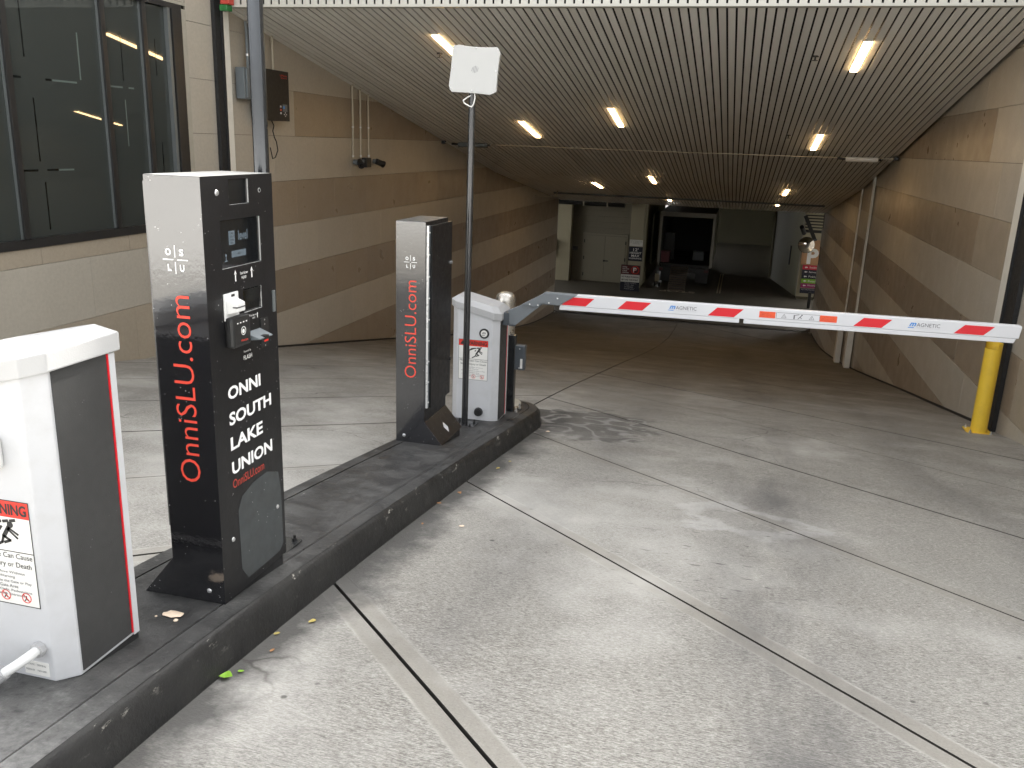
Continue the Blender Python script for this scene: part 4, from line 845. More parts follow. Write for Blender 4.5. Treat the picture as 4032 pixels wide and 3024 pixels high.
for x, y in ((-1.685, 6.885), (-1.685, 7.01), (-1.815, 6.885)): obj('anchor_bolt', MB().cyl((x, y, bpz+0.016), (x, y, bpz+0.032), 0.014, 6).cyl((x, y, bpz+0.032), (x, y, bpz+0.06), 0.008, 8), 'zinc', bp_)
sbx = obj('sensor_box', MB().box(-1.719, -1.632, 6.90, 6.97, -1.865, -1.652), 'sensor', sp_, 0.012, segs=3); obj('sensor_label', MB().box(-1.668, -1.648, 6.8988, 6.8998, -1.85, -1.765), 'signwhite', sbx)
for z in (-1.68, -1.846): dome_bolt(sbx, (-1.676, 6.90, z), (0, -1, 0), 0.006, 'zinc', 'screw')
yb = thing('yellow_bollard', (2.76, 9.97, zr(9.97)), 'yellow steel bollard bolted down beside the right wall', 'bollard')
bx, by = 2.76, 9.97
obj('post', MB().lathe((bx, by, 0), [(0.083, zr(by)), (0.083, -2.01)], 36), 'yellow', yb, smooth=True)
rim = MB(); n = 36                                    # open top, sawn down on the near left side
top = lambda a: -1.875-0.06*(1 if math.pi*0.95 < a < math.pi*1.62 else 0)
for k in range(n):
    a, b = 2*math.pi*k/n, 2*math.pi*(k+1)/n; ta, tb = top(a+0.05), top(a+0.05)
    pa = lambda r, q, z: (bx+r*math.cos(q), by+r*math.sin(q), z)
    rim.quad(pa(0.083, a, -2.01), pa(0.083, b, -2.01), pa(0.083, b, tb), pa(0.083, a, ta)); rim.quad(pa(0.077, a, -2.01), pa(0.077, a, ta), pa(0.077, b, tb), pa(0.077, b, -2.01)); rim.quad(pa(0.083, a, ta), pa(0.083, b, tb), pa(0.077, b, tb), pa(0.077, a, ta))
obj('open_rim', rim, 'yellow', yb); obj('bore', MB().cyl((bx, by, -2.0095), (bx, by, -2.0), 0.0765, 24), 'void', yb)
pz = zr(9.97)+0.004; ypl = obj('base_plate', MB().box(bx-0.13, bx+0.125, by-0.13, by+0.13, pz, pz+0.014), 'yellow', yb, 0.002)
for dx in (-0.105, 0.10):
    for dy in (-0.105, 0.105): obj('anchor_bolt', MB().cyl((bx+dx, by+dy, pz+0.014), (bx+dx, by+dy, pz+0.03), 0.015, 6).cyl((bx+dx, by+dy, pz+0.03), (bx+dx, by+dy, pz+0.05), 0.008, 8), 'zinc', ypl)

# ================================================================== THINGS ON THE WALLS
xw = XL+0.024
el = thing('electrical_box', (xw, 11.0, 0.43), 'grey hinged electrical box on the wall by the left door track', 'electrical box')
obj('enclosure', MB().box(xw, xw+0.13, 10.86, 11.18, 0.43, 0.83), 'boxgrey', el, 0.006); eb = obj('door', MB().box(xw+0.131, xw+0.15, 10.90, 11.16, 0.45, 0.81), 'boxgrey', el, 0.006); obj('notice', MB().box(xw+0.1505, xw+0.152, 10.99, 11.10, 0.56, 0.67), 'signwhite', eb); obj('notice', MB().box(xw+0.1505, xw+0.152, 10.99, 11.10, 0.672, 0.70), 'tansign', eb)
obj('conduit', MB().tube([(xw+0.06, 11.08, 0.83), (xw+0.06, 11.08, 1.30), (xw+0.06, 11.06, 1.42)], 0.02, 10).tube([(xw+0.06, 11.14, 0.83), (xw+0.06, 11.14, 1.35)], 0.02, 10), 'boxgrey', el, smooth=True)
for y in (11.08, 11.14): obj('coupling', MB().cyl((xw+0.06, y, 0.985), (xw+0.06, y, 1.015), 0.026, 12), 'zinc', el)
ba = thing('operator_box', (xw, 11.55, 0.17), 'black door operator cabinet with small blue display on the left wall', 'control box')
obj('enclosure', MB().box(xw, xw+0.20, 11.22, 11.93, 0.17, 0.85), 'truckbk', ba, 0.008)
obj('display', MB().box(xw+0.2005, xw+0.203, 11.73, 11.86, 0.30, 0.40), 'boxgrey', ba); obj('display_glow', MB().box(xw+0.2032, xw+0.2045, 11.735, 11.785, 0.34, 0.375), 'blue_ink', ba)
for k, m in enumerate(('pale_ink', 'orange', 'pale_ink')): obj('button', MB().box(xw+0.2005, xw+0.205, 11.655, 11.69, 0.355-k*0.045, 0.38-k*0.045), m, ba)
for y, z in ((11.80, 0.285), (11.77, 0.262), (11.83, 0.262), (11.80, 0.24)): obj('button', MB().box(xw+0.2005, xw+0.204, y-0.011, y+0.011, z-0.007, z+0.007), 'pale_ink', ba)
text('lettering', 'LiftMaster', 'red_sign', ba, (xw+0.2015, 11.68, 0.775), EY, EZ, 0.20, 0.028); text('lettering', 'OPERATOR', 'red_sign', ba, (xw+0.2015, 11.70, 0.745), EY, EZ, 0.17, 0.018)
obj('loose_cable', MB().tube([(xw+0.08, 11.62, 0.17), (xw+0.09, 11.66, 0.10), (xw+0.08, 11.64, 0.03), (xw+0.08, 11.68, -0.06), (xw+0.07, 11.75, -0.12), (xw+0.06, 11.80, -0.24), (xw+0.05, 11.74, -0.34), (xw+0.05, 11.66, -0.36), (xw+0.04, 11.62, -0.20)], 0.008, 8), 'rubber', ba, smooth=True)
tag(obj('wall_conduit', MB().tube([(xw+0.02, 11.82, 0.852), (xw+0.02, 11.82, 1.34)], 0.016, 10), 'conduit', smooth=True), 'short cream conduit above the black operator cabinet', 'conduit')
for y, lb in ((14.48, 'first of three cream conduits on the left wall'), (14.80, 'middle of three cream conduits on the left wall'), (15.15, 'third of three cream conduits on the left wall, farthest in')):
    t = thing('camera_conduit', (xw+0.02, y, -0.36), lb, 'conduit', 'conduits down to the cameras')
    obj('pipe', MB().cyl((xw+0.02, y, -0.37), (xw+0.02, y, zc(y)+0.02), 0.0165, 12), 'conduit', t, smooth=True)
    for z in (-0.34, 0.15): obj('pipe_clip', MB().cyl((xw+0.02, y, z-0.012), (xw+0.02, y, z+0.012), 0.022, 12), 'zinc', t)
def wcam(y, yaw, label):
    t = thing('security_camera', (xw, y, -0.47), label, 'camera', 'cameras on the left wall')
    obj('bracket', MB().cyl((xw, y, -0.44), (xw+0.07, y, -0.45), 0.045, 14), 'boxgrey', t, smooth=True)
    d = Vector((math.cos(yaw), math.sin(yaw), -0.35)).normalized(); c = Vector((xw+0.12, y, -0.46))
    obj('camera_body', MB().cyl(c-d*0.07, c+d*0.07, 0.055, 18), 'black', t, smooth=True); obj('hood', MB().cyl(c+d*0.07, c+d*0.10, 0.062, 18), 'black', t); obj('lens', MB().cyl(c+d*0.1, c+d*0.102, 0.035, 16), 'glass_dark', t)
wcam(14.55, -0.9, 'dark camera under the first conduit on the left wall'); wcam(15.40, 0.9, 'dark camera under the third conduit on the left wall')
jb = thing('junction_box', (xw, 14.98, -0.54), 'black junction box between the two wall cameras', 'junction box'); obj('box', MB().box(xw, xw+0.10, 14.88, 15.08, -0.54, -0.37), 'black', jb, 0.006)
obj('gland', MB().cyl((xw+0.05, 14.80, -0.40), (xw+0.05, 14.80, -0.50), 0.035, 12), 'boxgrey', jb)
# guides and bump guards on the right wall
xr = XR-0.024
for y, y2, lb in ((22.0, 22.0, 'nearer pair of cream vertical tracks on the right wall'), (23.95, 25.3, 'farther cream vertical track on the right wall')):
    t = thing('wall_track', (xr, y, zr(y)), lb, 'wall track', 'vertical tracks on the right wall')
    near = y < 23
    obj('track', MB().box(xr-0.035, xr, y-0.11 if near else y-0.05, y-0.05 if near else y+0.03, zr(y)+1.1, zc(y)+0.02), 'cream', t, 0.004)
    if near: obj('track', MB().box(xr-0.035, xr, y+0.03, y+0.09, zr(y)+1.1, zc(y)+0.02), 'cream', t, 0.004)
    g = obj('bump_guard', MB().box(xr-0.14, xr, y-0.12, y+0.18, zr(y)+0.02, zr(y)+1.30), 'cream', t, 0.008); obj('guard_lip', MB().box(xr-0.17, xr-0.141, y-0.13, y+0.19, zr(y)+1.26, zr(y)+1.34), 'cream', g, 0.004)
# clearance cable with two hanging tubes
cl = thing('clearance_cable', (-1.85, 19.35, -0.06), 'thin clearance cable strung across under the ceiling', 'cable')
obj('wire', MB().tube([(XL+0.03, 19.33, -0.075), (-4, 19.35, -0.085), (-1.8, 19.35, -0.09), (1, 19.33, -0.085), (XR-0.03, 19.32, -0.07)], 0.011, 8), 'conduit', cl, smooth=True)
for x in (XL+0.05, XR-0.07): obj('hook', MB().box(x-0.04, x+0.04, 19.27, 19.37, -0.10, -0.03), 'black', cl, 0.004)
for x0, x1, m, lb in ((-6.30, -5.62, 'boxgrey', 'grey tube on the clearance cable by the left wall'), (1.98, 2.60, 'pvc', 'white tube on the clearance cable by the right wall')):
    t = thing('clearance_tube', ((x0+x1)/2, 19.33, -0.12), lb, 'tube', 'tubes on the clearance cable')
    obj('tube', MB().cyl((x0, 19.33, -0.105), (x1, 19.325, -0.10), 0.052, 20), m, t, smooth=True)
    obj('end_fitting', MB().cyl((x0-0.16, 19.33, -0.09), (x0, 19.33, -0.10), 0.026, 12), 'black', t, smooth=True); obj('end_fitting', MB().cyl((x1, 19.33, -0.10), (x1+0.06, 19.33, -0.095), 0.022, 12), 'black', t, smooth=True)
tag(obj('ceiling_pipe', MB().tube([(-6.2, 29.6, zc(29.6)-0.03), (-1.8, 29.6, zc(29.6)-0.035), (2.6, 29.6, zc(29.6)-0.03)], 0.03, 10), 'boxgrey', smooth=True), 'thin pipe crossing the low end of the ceiling', 'pipe')
tag(obj('wire_loop', MB().tube([(XL+0.06, 28.6, zc(28.6)-0.22), (XL+0.4, 28.7, zc(28.7)-0.24), (XL+0.75, 28.8, zc(28.8)-0.20), (XL+0.8, 28.8, zc(28.8)-0.02)], 0.02, 8), 'conduit', smooth=True), 'loose wire loop under the ceiling at the far left', 'wire')
# recessed strip lights
def lamp(x, y0, y1, label):
    t = thing('strip_light', (x, (y0+y1)/2, zc((y0+y1)/2)), label, 'strip light', 'strip lights in the ceiling')
    w = 0.048; n = Vector((0, -0.176, -0.984))
    pr = lambda xa, xb, ya, yb, d0, d1: MB().prism([(xa, ya, zc(ya)-d0), (xb, ya, zc(ya)-d0), (xb, yb, zc(yb)-d0), (xa, yb, zc(yb)-d0)], [(xa, ya, zc(ya)-d1), (xb, ya, zc(ya)-d1), (xb, yb, zc(yb)-d1), (xa, yb, zc(yb)-d1)])
    obj('diffuser', pr(x-w, x+w, y0, y1, -0.002, 0.020), 'lamp', t)
    obj('rim', pr(x-w-0.010, x-w-0.001, y0-0.01, y1+0.01, -0.004, 0.006), 'lampframe', t); obj('rim', pr(x+w+0.001, x+w+0.010, y0-0.01, y1+0.01, -0.004, 0.006), 'lampframe', t)
    obj('end_cap', pr(x-w, x+w, y0-0.03, y0-0.001, -0.004, 0.013), 'lampframe', t)
xs_ = lambda x: G0+(round((x-G0)/PITCH-0.5)+0.5)*PITCH
for x, y0, y1, lb in ((-4.17, 11.70, 13.20, 'lit strip light partly hidden behind the white antenna panel'), (-4.31, 17.0, 18.55, 'lit strip light above the clearance cable, left row'), (-2.38, 15.7, 17.2, 'lit strip light in the middle row, nearest'), (1.305, 11.86, 13.14, 'largest lit strip light at upper right'), (1.305, 17.37, 18.86, 'lit strip light just left of the white clearance tube'),
    (-4.14, 25.4, 27.0, 'small lit strip light deep on the left of the ceiling'), (-2.38, 23.3, 24.8, 'small lit strip light deep in the middle of the ceiling'), (1.23, 24.9, 26.6, 'small lit strip light deep on the right of the ceiling'), (-2.35, 30.1, 30.9, 'tiny lit strip light above the far pillar'), (1.2, 29.7, 30.6, 'tiny lit strip light at the far right end of the ceiling')):
    lamp(xs_(x), y0, y1, lb)
for x, y, lb in ((0.747, 12.5, 'dark sprinkler head below the largest strip light'), (0.742, 17.55, 'dark sprinkler head beside the clearance cable'), (-4.41, 12.58, 'dark sprinkler head left of the antenna panel')):
    t = thing('sprinkler_head', (x, y, zc(y)-0.02), lb, 'sprinkler', 'sprinkler heads'); obj('escutcheon', MB().cyl((x, y, zc(y)+0.02), (x, y, zc(y)-0.012), 0.042, 14), 'black', t); obj('deflector', MB().cyl((x, y, zc(y)-0.012), (x, y, zc(y)-0.055), 0.012, 10).cyl((x, y, zc(y)-0.052), (x, y, zc(y)-0.058), 0.035, 14), 'black', t)

# ================================================================== LOWER GARAGE
ZF = -6.43
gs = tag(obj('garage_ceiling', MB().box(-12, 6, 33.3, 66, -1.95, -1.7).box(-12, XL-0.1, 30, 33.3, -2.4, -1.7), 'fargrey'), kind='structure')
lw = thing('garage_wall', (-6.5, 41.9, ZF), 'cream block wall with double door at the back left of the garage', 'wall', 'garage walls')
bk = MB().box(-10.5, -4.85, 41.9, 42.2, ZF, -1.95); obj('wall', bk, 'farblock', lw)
zz = -4.1
while zz < -2.1:
    obj('course', MB().box(-9.4, -4.86, 41.88, 41.899, zz, zz+0.26), 'farblock', lw, 0.006); zz += 0.275
obj('pier', MB().box(-8.9, -7.75, 41.4, 41.88, ZF, -2.0), 'farwhite', lw)
dd = thing('double_door', (-6.12, 41.85, ZF), 'closed cream double door in the back left wall', 'door')
obj('door_frame', MB().box(-7.22, -7.12, 41.82, 41.89, ZF, -4.14).box(-5.12, -5.02, 41.82, 41.89, ZF, -4.14).box(-7.22, -5.02, 41.82, 41.89, -4.20, -4.10), 'fardoor', dd, 0.004)
for a, b in ((-7.115, -6.125), (-6.115, -5.125)): obj('door_leaf', MB().box(a, b, 41.80, 41.85, ZF+0.01, -4.21), 'fardoor', dd, 0.004)
obj('handle', MB().box(-6.16, -6.08, 41.74, 41.80, -5.44, -5.36).cyl((-6.08, 41.75, -5.40), (-5.92, 41.75, -5.40), 0.02, 8), 'black', dd)
for x in (-7.12, -5.12):
    for z in (-4.5, -5.3, -6.1): obj('hinge', MB().box(x-0.02, x+0.02, 41.78, 41.82, z-0.08, z+0.08), 'truckbk', dd)
tag(obj('wall_switch', MB().box(-7.60, -7.36, 41.36, 41.40, -4.92, -4.74), 'black', bevel=0.01), 'small black box on the pier left of the double door', 'switch box')
tag(obj('wall_bracket', MB().polyX([(41.0, -4.55), (41.35, -4.45), (41.38, -5.15), (41.2, -5.3), (41.25, -4.8)], -8.62, -8.5), 'truckbk'), 'dark hook-like bracket at the far end of the left wall', 'bracket')
dk = thing('duct', (-6.6, 40.4, -2.5), 'dark exposed duct under the ceiling over the double door', 'duct'); obj('pipe', MB().cyl((-8.6, 40.4, -2.55), (-5.1, 40.4, -2.56), 0.17, 20), 'truckbk', dk, smooth=True)
for x in (-7.0, -5.9): obj('hanger', MB().box(x-0.03, x+0.03, 40.2, 40.6, -2.74, -1.96), 'conduit', dk)
pi = thing('pillar', (-4.5, 40.9, ZF), 'cream pillar carrying the height limit sign', 'pillar', 'garage pillars'); obj('shaft', MB().box(-4.80, -4.20, 40.6, 52, ZF, -1.96), 'farwhite', pi, 0.01)
hsn = thing('height_sign', (-4.5, 40.58, -5.1), 'black 12 foot height clearance sign on the cream pillar', 'sign')
obj('plate', MB().box(-4.80, -4.16, 40.55, 40.58, -5.16, -4.50), 'navy', hsn)
for tx, z, w, h in (("12'", -4.70, 0.24, 0.14), ('HEIGHT', -4.83, 0.54, 0.095), ('MAX', -4.97, 0.38, 0.11), ('CLEARANCE', -5.07, 0.58, 0.07)): text('lettering', tx, 'white_ink', hsn, (-4.48-w/2, 40.546, z), EX, EZ, w, h, bold=0.015)
nt_ = obj('notice', MB().box(-4.79, -4.18, 40.56, 40.585, -4.47, -4.18), 'signwhite', hsn)
for k in range(3): text('notice_text', ('MAXIMUM CLEARANCE AHEAD', 'ALL VEHICLES MUST STOP', 'THANK YOU')[k], 'grey_ink', nt_, (-4.76+0.1*(k == 2), 40.556, -4.25-k*0.06), EX, EZ, 0.55-0.2*(k == 2), 0.035)
ns = thing('parking_sign', (-4.55, 39.6, ZF), 'standing no public parking sign at the foot of the pillar', 'sign')
obj('board', MB().box(-4.985, -4.105, 39.60, 39.64, ZF, -5.24), 'navy', ns, 0.004); obj('top_panel', MB().box(-4.975, -4.115, 39.592, 39.599, -5.66, -5.25), 'maroon', ns); obj('middle_panel', MB().box(-4.975, -4.115, 39.592, 39.599, -6.01, -5.67), 'signwhite', ns)
for k, tx in enumerate(('ONNI', 'SOUTH', 'LAKE', 'UNION')): text('lettering', tx, 'white_ink', ns, (-4.92, 39.59, -5.36-k*0.085), EX, EZ, (0.2, 0.29, 0.22, 0.28)[k], 0.058)
text('lettering', 'P', 'white_ink', ns, (-4.43, 39.59, -5.56), EX, EZ, 0.16, 0.22, bold=0.03)
Pn = Vector((0, 39.588, 0)); obj('prohibition_ring', MB().disc((-4.34, -5.45), 0.185, Pn, EX, EZ, 28, 0.002, 0.16).stroke([(-4.46, -5.57), (-4.22, -5.33)], 0.025, Pn, EX, EZ), 'red_sign', ns)
text('lettering', 'NO PUBLIC PARKING', 'black_ink', ns, (-4.93, 39.59, -5.81), EX, EZ, 0.78, 0.075, bold=0.02); text('lettering', 'BEYOND THIS POINT', 'black_ink', ns, (-4.93, 39.59, -5.95), EX, EZ, 0.76, 0.075, bold=0.02)
for k, tx in enumerate(('MOVERS, LOADING', '& SHORT TERM', 'ACCESSIBLE', 'PARKING ONLY')): text('lettering', tx, 'pale_ink', ns, (-4.78, 39.59, -6.09-k*0.085), EX, EZ, (0.52, 0.42, 0.40, 0.46)[k], 0.045)
# ---- box truck backed in, shutter up, ramp out
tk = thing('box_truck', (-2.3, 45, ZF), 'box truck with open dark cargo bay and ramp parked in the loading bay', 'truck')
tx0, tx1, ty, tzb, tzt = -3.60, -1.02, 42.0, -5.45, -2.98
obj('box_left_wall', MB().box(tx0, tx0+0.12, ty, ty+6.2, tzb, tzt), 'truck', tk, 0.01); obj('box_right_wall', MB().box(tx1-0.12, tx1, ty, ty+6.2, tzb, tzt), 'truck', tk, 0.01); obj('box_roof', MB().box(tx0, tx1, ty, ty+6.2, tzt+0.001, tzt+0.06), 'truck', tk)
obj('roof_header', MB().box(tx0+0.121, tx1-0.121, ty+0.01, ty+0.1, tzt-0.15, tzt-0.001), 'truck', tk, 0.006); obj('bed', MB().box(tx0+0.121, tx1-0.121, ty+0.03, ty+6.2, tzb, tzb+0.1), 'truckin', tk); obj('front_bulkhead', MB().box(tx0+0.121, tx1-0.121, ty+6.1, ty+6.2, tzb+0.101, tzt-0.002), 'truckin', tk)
obj('lining', MB().box(tx0+0.121, tx0+0.14, ty+0.12, ty+6.0, tzb+0.11, tzt-0.16).box(tx1-0.14, tx1-0.121, ty+0.12, ty+6.0, tzb+0.11, tzt-0.16).box(tx0+0.141, tx1-0.141, ty+0.12, ty+6, tzt-0.15, tzt-0.13), 'truckin', tk)
obj('chassis', MB().box(tx0+0.4, tx1-0.4, ty+0.1, ty+9, tzb-0.25, tzb-0.01), 'truckbk', tk); obj('bumper', MB().box(tx0+0.1, tx1-0.1, ty-0.06, ty+0.06, tzb-0.28, tzb-0.04), 'truckbk', tk, 0.01)
for x in (tx0+0.15, tx1-0.75): obj('mud_flap', MB().box(x, x+0.6, ty+0.9, ty+0.93, ZF+0.12, tzb-0.05), 'truckbk', tk)
for x in (tx0+0.2, tx1-0.55):
    for y in (ty+1.5, ty+7.4):
        wz = obj('wheel', MB().cyl((x, y, ZF+0.45), (x+0.35, y, ZF+0.45), 0.45, 24), 'tyre', tk, smooth=True); obj('rim', MB().cyl((x-0.005, y, ZF+0.45), (x+0.36, y, ZF+0.45), 0.24, 18), 'boxgrey', wz)
obj('cab', MB().polyX([(ty+6.5, tzb-0.1), (ty+6.5, -3.55), (ty+7.9, -3.6), (ty+8.6, -4.5), (ty+8.8, tzb-0.1)], tx0+0.15, tx1-0.15), 'truck', tk, 0.05)
for x in (tx0+0.12, tx1-0.32): obj('tail_light', MB().box(x, x+0.2, ty-0.075, ty-0.061, tzb-0.22, tzb-0.1), 'taillight', tk)
rp = obj('ramp', MB().prism([(-2.90, ty-0.02, tzb+0.02), (-2.09, ty-0.02, tzb+0.02), (-2.09, ty-0.02, tzb-0.06), (-2.90, ty-0.02, tzb-0.06)], [(-2.88, 40.6, ZF+0.05), (-2.11, 40.6, ZF+0.05), (-2.11, 40.6, ZF+0.005), (-2.88, 40.6, ZF+0.005)]), 'rampmetal', tk)
for k in range(11):
    f = (k+0.5)/11; y = ty-0.02-1.38*f; z = tzb+0.02+(ZF+0.05-tzb-0.02)*f; obj('tread', MB().box(-2.86, -2.13, y-0.035, y+0.035, z+0.002, z+0.03), 'truckbk', rp)
obj('open_door', MB().box(tx0-0.34, tx0-0.28, ty+0.2, ty+2.6, tzb, tzt-0.1), 'fargrey', tk)
for x, y, z, w, h, m, lb in ((-3.25, 42.6, tzb+0.1, 0.42, 0.55, 'maroon', 'dark red box standing inside the truck on the left'), (-1.75, 44, tzb+0.1, 0.55, 0.45, 'boxgrey', 'wrapped grey load inside the truck on the right'), (-3.2, 44, tzb+0.1, 0.5, 1.3, 'truckbk', 'tall dark load at the left inside the truck')):
    o = tag(obj('cargo_box', MB().box(x-w/2, x+w/2, y-0.2, y+0.2, z+0.001, z+h), m, bevel=0.015), lb, 'cargo', 'cargo in the truck')
# hand truck / dolly shape at the left tail
dl = thing('hand_truck', (-3.5, 41.6, ZF), 'pale hand truck plate standing by the truck tail', 'hand truck'); obj('plate', MB().box(-3.60, -3.40, 41.58, 41.62, ZF+0.25, ZF+0.62), 'farwhite', dl, 0.02); obj('frame', MB().cyl((-3.52, 41.6, ZF+0.05), (-3.52, 41.6, ZF+1.15), 0.02, 8).cyl((-3.44, 41.6, ZF+0.05), (-3.44, 41.6, ZF+1.15), 0.02, 8), 'truckbk', dl); obj('wheel', MB().cyl((-3.62, 41.64, ZF+0.1), (-3.56, 41.64, ZF+0.1), 0.1, 14), 'tyre', dl); obj('wheel', MB().cyl((-3.4, 41.64, ZF+0.1), (-3.34, 41.64, ZF+0.1), 0.1, 14), 'tyre', dl)
# ---- right bay: back wall, angled side wall, column with parking signs
bw = thing('garage_wall', (0.5, 64, ZF), 'dim plain wall at the very back of the right bay', 'wall', 'garage walls'); obj('wall', MB().box(-4.2, 6, 64, 64.3, ZF, -1.95), 'fargrey', bw)
sw = thing('garage_wall', (2.4, 45, ZF), 'pale green-grey side wall of the right bay', 'wall', 'garage walls')
obj('wall', MB().polyZ([(2.87, 41.7), (1.87, 47.4), (2.5, 64), (5.5, 64), (5.5, 41.7)], ZF, -1.95), 'fargreen', sw); obj('corner_strip', MB().box(1.80, 1.90, 47.3, 47.45, ZF+0.01, -3.0), 'farwhite', sw)
obj('wall_slot', MB().box(2.52, 2.62, 43.4, 43.9, -5.2, -4.3), 'truckbk', sw)
col = thing('pillar', (3.2, 41.2, ZF), 'white column with large P sign at the far right', 'pillar', 'garage pillars')
obj('shaft', MB().box(2.85, 3.9, 41.0, 41.69, -6.31, -1.96), 'farwhite', col, 0.01); obj('base', MB().box(2.87, 3.9, 41.02, 41.68, ZF, -6.311), 'fargrey', col)
ps = thing('direction_sign', (3.3, 40.97, -6.1), 'wayfinding sign with large P and coloured rows on the far column', 'sign')
obj('backboard', MB().box(2.90, 3.85, 40.94, 40.99, -4.86, -3.75), 'tansign', ps); text('lettering', 'P', 'white_glow', ps, (3.13, 40.936, -4.82), EX, EZ, 0.48, 0.70, bold=0.04)
for k, (m, tx) in enumerate((('crimson', 'Residents'), ('navy', 'level'), ('navy', 'Public'), ('green', 'Retail'), ('plum', 'Monthly'))):
    z1 = -4.87-k*0.205; r_ = obj('sign_row', MB().box(3.0, 3.85, 40.935, 40.98, z1-0.2, z1), m, ps); text('row_text', tx, 'white_ink', r_, (3.30, 40.93, z1-0.135), EX, EZ, 0.34, 0.085)
    obj('row_arrow', MB().prism([(3.09, 40.934, z1-0.1), (3.15, 40.934, z1-0.145), (3.15, 40.934, z1-0.12), (3.22, 40.934, z1-0.12), (3.22, 40.934, z1-0.08), (3.15, 40.934, z1-0.08), (3.15, 40.934, z1-0.055)], [(3.09, 40.93, z1-0.1), (3.15, 40.93, z1-0.145), (3.15, 40.93, z1-0.12), (3.22, 40.93, z1-0.12), (3.22, 40.93, z1-0.08), (3.15, 40.93, z1-0.08), (3.15, 40.93, z1-0.055)]), 'white_ink', r_)
r_ = obj('sign_row', MB().box(3.0, 3.85, 40.935, 40.98, -6.14, -5.93), 'navy', ps); text('row_text', 'NO TRESPASSING', 'pale_ink', r_, (3.05, 40.93, -6.0), EX, EZ, 0.6, 0.05)
mi = thing('convex_mirror', (2.895, 39.0, -3.8), 'round convex traffic mirror on an arm by the far column', 'mirror')
dome = MB()
for k in range(5):
    r0, r1 = 0.33*k/5, 0.33*(k+1)/5; h = lambda r: 38.98-0.09*(1-(r/0.33)**2)
    for j in range(24):
        a, b = 2*math.pi*j/24, 2*math.pi*(j+1)/24; P_ = lambda r, q: (2.895+r*math.cos(q), h(r), -3.79+r*math.sin(q))
        dome.quad(P_(r0, a), P_(r0, b), P_(r1, b), P_(r1, a)) if k else dome.quad(P_(0, 0), P_(r1, b), P_(r1, a))
obj('mirror_dome', dome, 'mirror', mi, smooth=True); obj('rim', MB().cyl((2.895, 38.98, -3.79), (2.895, 39.02, -3.79), 0.345, 28), 'truckbk', mi)
obj('arm', MB().tube([(2.895, 39.02, -3.79), (3.1, 39.1, -3.6), (3.3, 39.3, -3.58)], 0.035, 8), 'truckbk', mi)
lv = thing('louvre', (3.2, 40.5, -3.4), 'slatted vent panel hanging above the convex mirror', 'vent')
for k in range(8): obj('slat', MB().box(2.86, 3.9, 40.5, 40.54, -2.36-k*0.13, -2.29-k*0.13), 'farwhite', lv)
obj('backing', MB().box(2.86, 3.9, 40.56, 40.6, -3.4, -2.1), 'truckbk', lv)
wc = thing('wall_camera', (2.75, 39.6, -3.2), 'dark angled camera above the convex mirror', 'camera'); obj('camera_body', MB().cyl((2.62, 39.0, -3.05), (2.78, 39.5, -3.35), 0.09, 14), 'truckbk', wc, smooth=True); obj('bracket', MB().prism([(2.66, 39.2, -2.62), (2.80, 39.2, -2.55), (3.30, 39.3, -3.55), (3.16, 39.3, -3.62)], [(2.66, 39.3, -2.62), (2.80, 39.3, -2.55), (3.30, 39.4, -3.55), (3.16, 39.4, -3.62)]), 'truckbk', wc)
hp = thing('hanging_pipe', (0.2, 40, -2.45), 'pale pipe hanging below the ceiling over the right bay', 'pipe'); obj('pipe', MB().cyl((-1.65, 40, -2.46), (0.1, 40, -2.45), 0.05, 10).cyl((0.5, 40, -2.47), (2.05, 40, -2.42), 0.06, 10), 'farwhite', hp, smooth=True); obj('hanger', MB().box(-0.9, -0.86, 39.98, 40.02, -2.4, -1.95).box(1.4, 1.44, 39.98, 40.02, -2.38, -1.95), 'truckbk', hp)
# floor markings
sm = tag(text('stop_marking', 'STOP', 'markpaint', tr, (-1.62, 40.75, -6.427), -EX, -EY, 1.65, 0.45, bold=0.03), 'upside-down STOP lettering painted on the lower floor', 'marking'); sm.parent = None; sm.location = wloc(tr); sm['kind'] = 'structure'; del sm['category']
tag(obj('lane_line', MB().box(-0.66, -0.60, 40.9, 47.6, -6.4285, -6.426).box(-0.54, -0.48, 40.9, 47.6, -6.4285, -6.426), 'markpaint'), None, None, None, 'structure')
gv = MB()
for k in range(24): gv.box(-0.4, 1.85, 41.2+k*0.27, 41.2+k*0.27+0.07, -6.4285, -6.425)
for k in range(24): gv.box(-1.0, -0.72, 41.2+k*0.27, 41.2+k*0.27+0.07, -6.4285, -6.425)
tag(obj('ramp_grooves', gv, 'rampmetal'), None, None, None, 'structure')
tag(obj('dark_post', MB().box(3.20, 3.32, 38.6, 38.72, ZF, -5.75), 'truckbk', bevel=0.01), 'short black post at the end of the right wall', 'post')

# ================================================================== LITTER
def leaf(name, x, y, s, a, m, label, cat='leaf', z=None, curl=0.25):
    mb = MB(); z = zr(y)+0.0035 if z is None else z; n = 9; pr = []; s = s*0.72 if m != 'leaf' else s
    for k in range(n): 
        u = k/(n-1); w = math.sin(math.pi*u)**0.8*0.36*(1+0.3*math.sin(5*u+s*90)); pr.append((u-0.5, w))
    R_ = lambda u, v: (x+s*(u*math.cos(a)-v*math.sin(a)), y+s*(u*math.sin(a)+v*math.cos(a)))
    for (u0, w0), (u1, w1) in zip(pr[:-1], pr[1:]):
        for sg in (-1, 1):
            q = [(u0, 0, curl*0.25*abs(u0)), (u1, 0, curl*0.25*abs(u1)), (u1, sg*w1, curl*(w1+abs(u1)*0.3)), (u0, sg*w0, curl*(w0+abs(u0)*0.3))]
            mb.prism([(*R_(a_, b_), z+s*c) for a_, b_, c in q], [(*R_(a_, b_), z+s*c+0.0006) for a_, b_, c in q])
    return tag(obj(name, mb, m), label, cat, 'leaf litter along the kerb')
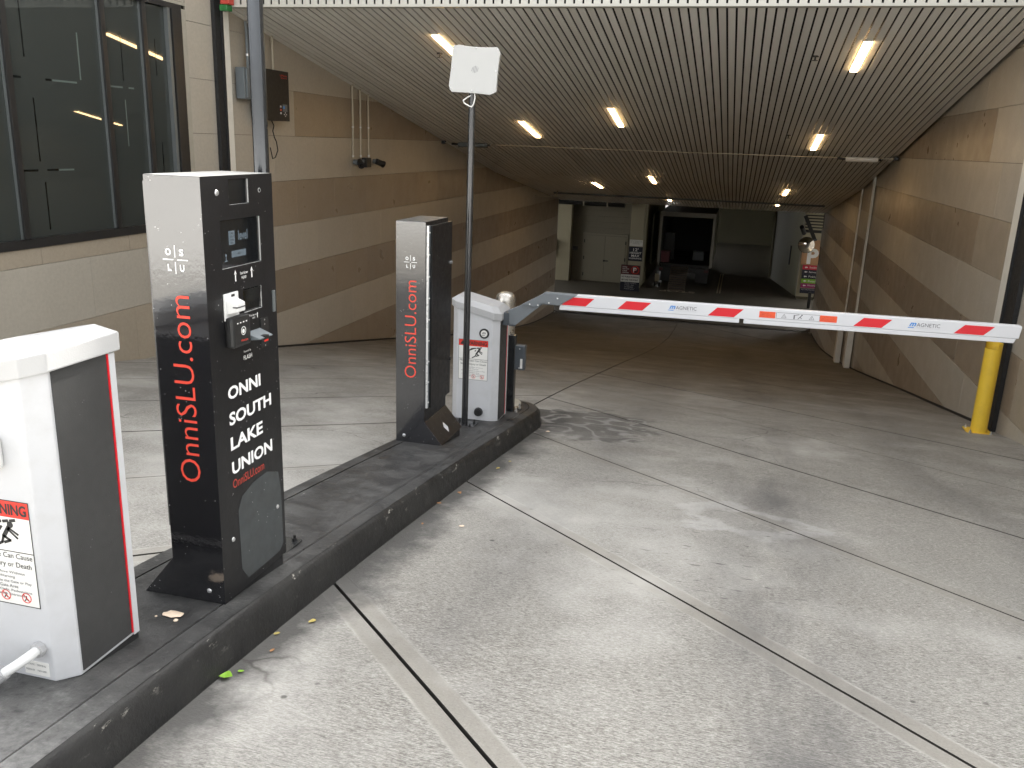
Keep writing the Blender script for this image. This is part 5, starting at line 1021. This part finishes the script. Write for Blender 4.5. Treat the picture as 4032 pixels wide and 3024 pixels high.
leaf('fallen_leaf', -1.488, 2.185, 0.046, 0.3, 'leaf', 'bright green leaf lying against the kerb', curl=0.5); leaf('fallen_leaf', -1.462, 2.235, 0.022, 0.4, 'leaf', 'tiny green leaf bit beside the bright green leaf')
for k, (x, y, s, a, m, lb) in enumerate(((-1.42, 2.66, 0.045, 1.0, 'straw', 'straw-coloured leaf near the first slab joint'), (-1.49, 2.52, 0.035, 0.8, 'straw', 'straw-coloured leaf by the kerb below the near kiosk'), (-1.44, 2.40, 0.03, 1.3, 'deadleaf', 'brown leaf fragment by the kerb ahead of the green leaf'), (-1.50, 4.35, 0.045, 0.2, 'deadleaf', 'brown leaf at the kerb beside the second joint'), (-1.46, 4.62, 0.05, 2.2, 'deadleaf', 'largest brown leaf at the kerb between the kiosks'), (-1.42, 5.35, 0.045, 0.9, 'straw', 'yellowish leaf at the kerb beside the far kiosk'), (-1.40, 5.6, 0.03, 0.3, 'straw', 'small pale leaf at the kerb just past the far kiosk'), (-1.45, 3.95, 0.03, 1.8, 'deadleaf', 'small brown leaf mid way along the kerb'), (-1.40, 6.9, 0.055, 0.5, 'tissue', 'pale litter at the rounded end of the island'), (-1.25, 4.0, 0.04, 0.3, 'tissue', 'white litter fragment beside the kerb'))): leaf('dry_leaf' if m != 'tissue' else 'litter', x, y, s, a, m, lb, 'leaf' if m != 'tissue' else 'litter')
ti = MB(); random.seed(11); pts = []
for k in range(14): a = 2*math.pi*k/14; r = 0.030*(1+random.uniform(-0.14, 0.14)); pts.append((-1.735+1.25*r*math.cos(a), 2.27+0.85*r*math.sin(a)))
for k in range(14):
    p, q = pts[k], pts[(k+1) % 14]; c = (-1.735, 2.27, zi(2.27)+0.009); hz = lambda p: zi(p[1])+0.0025+0.003*math.sin(p[0]*160)**2
    ti.quad((*p, hz(p)), (*q, hz(q)), c)
tag(obj('paper_scrap', ti, 'tissue'), 'crumpled peach paper scrap on the island by the near kiosk', 'litter')
for x, y, s, lb in ((-1.70, 2.235, 0.012, 'tiny white crumb beside the paper scrap'), (-1.78, 2.24, 0.007, 'smallest white crumb left of the paper scrap')):
    tag(obj('paper_crumb', MB().lathe((x, y, zi(y)), [(s*0.6, 0.001), (s*0.7, s*0.3), (s*0.3, s*0.6)], 8), 'tissue'), lb, 'litter')
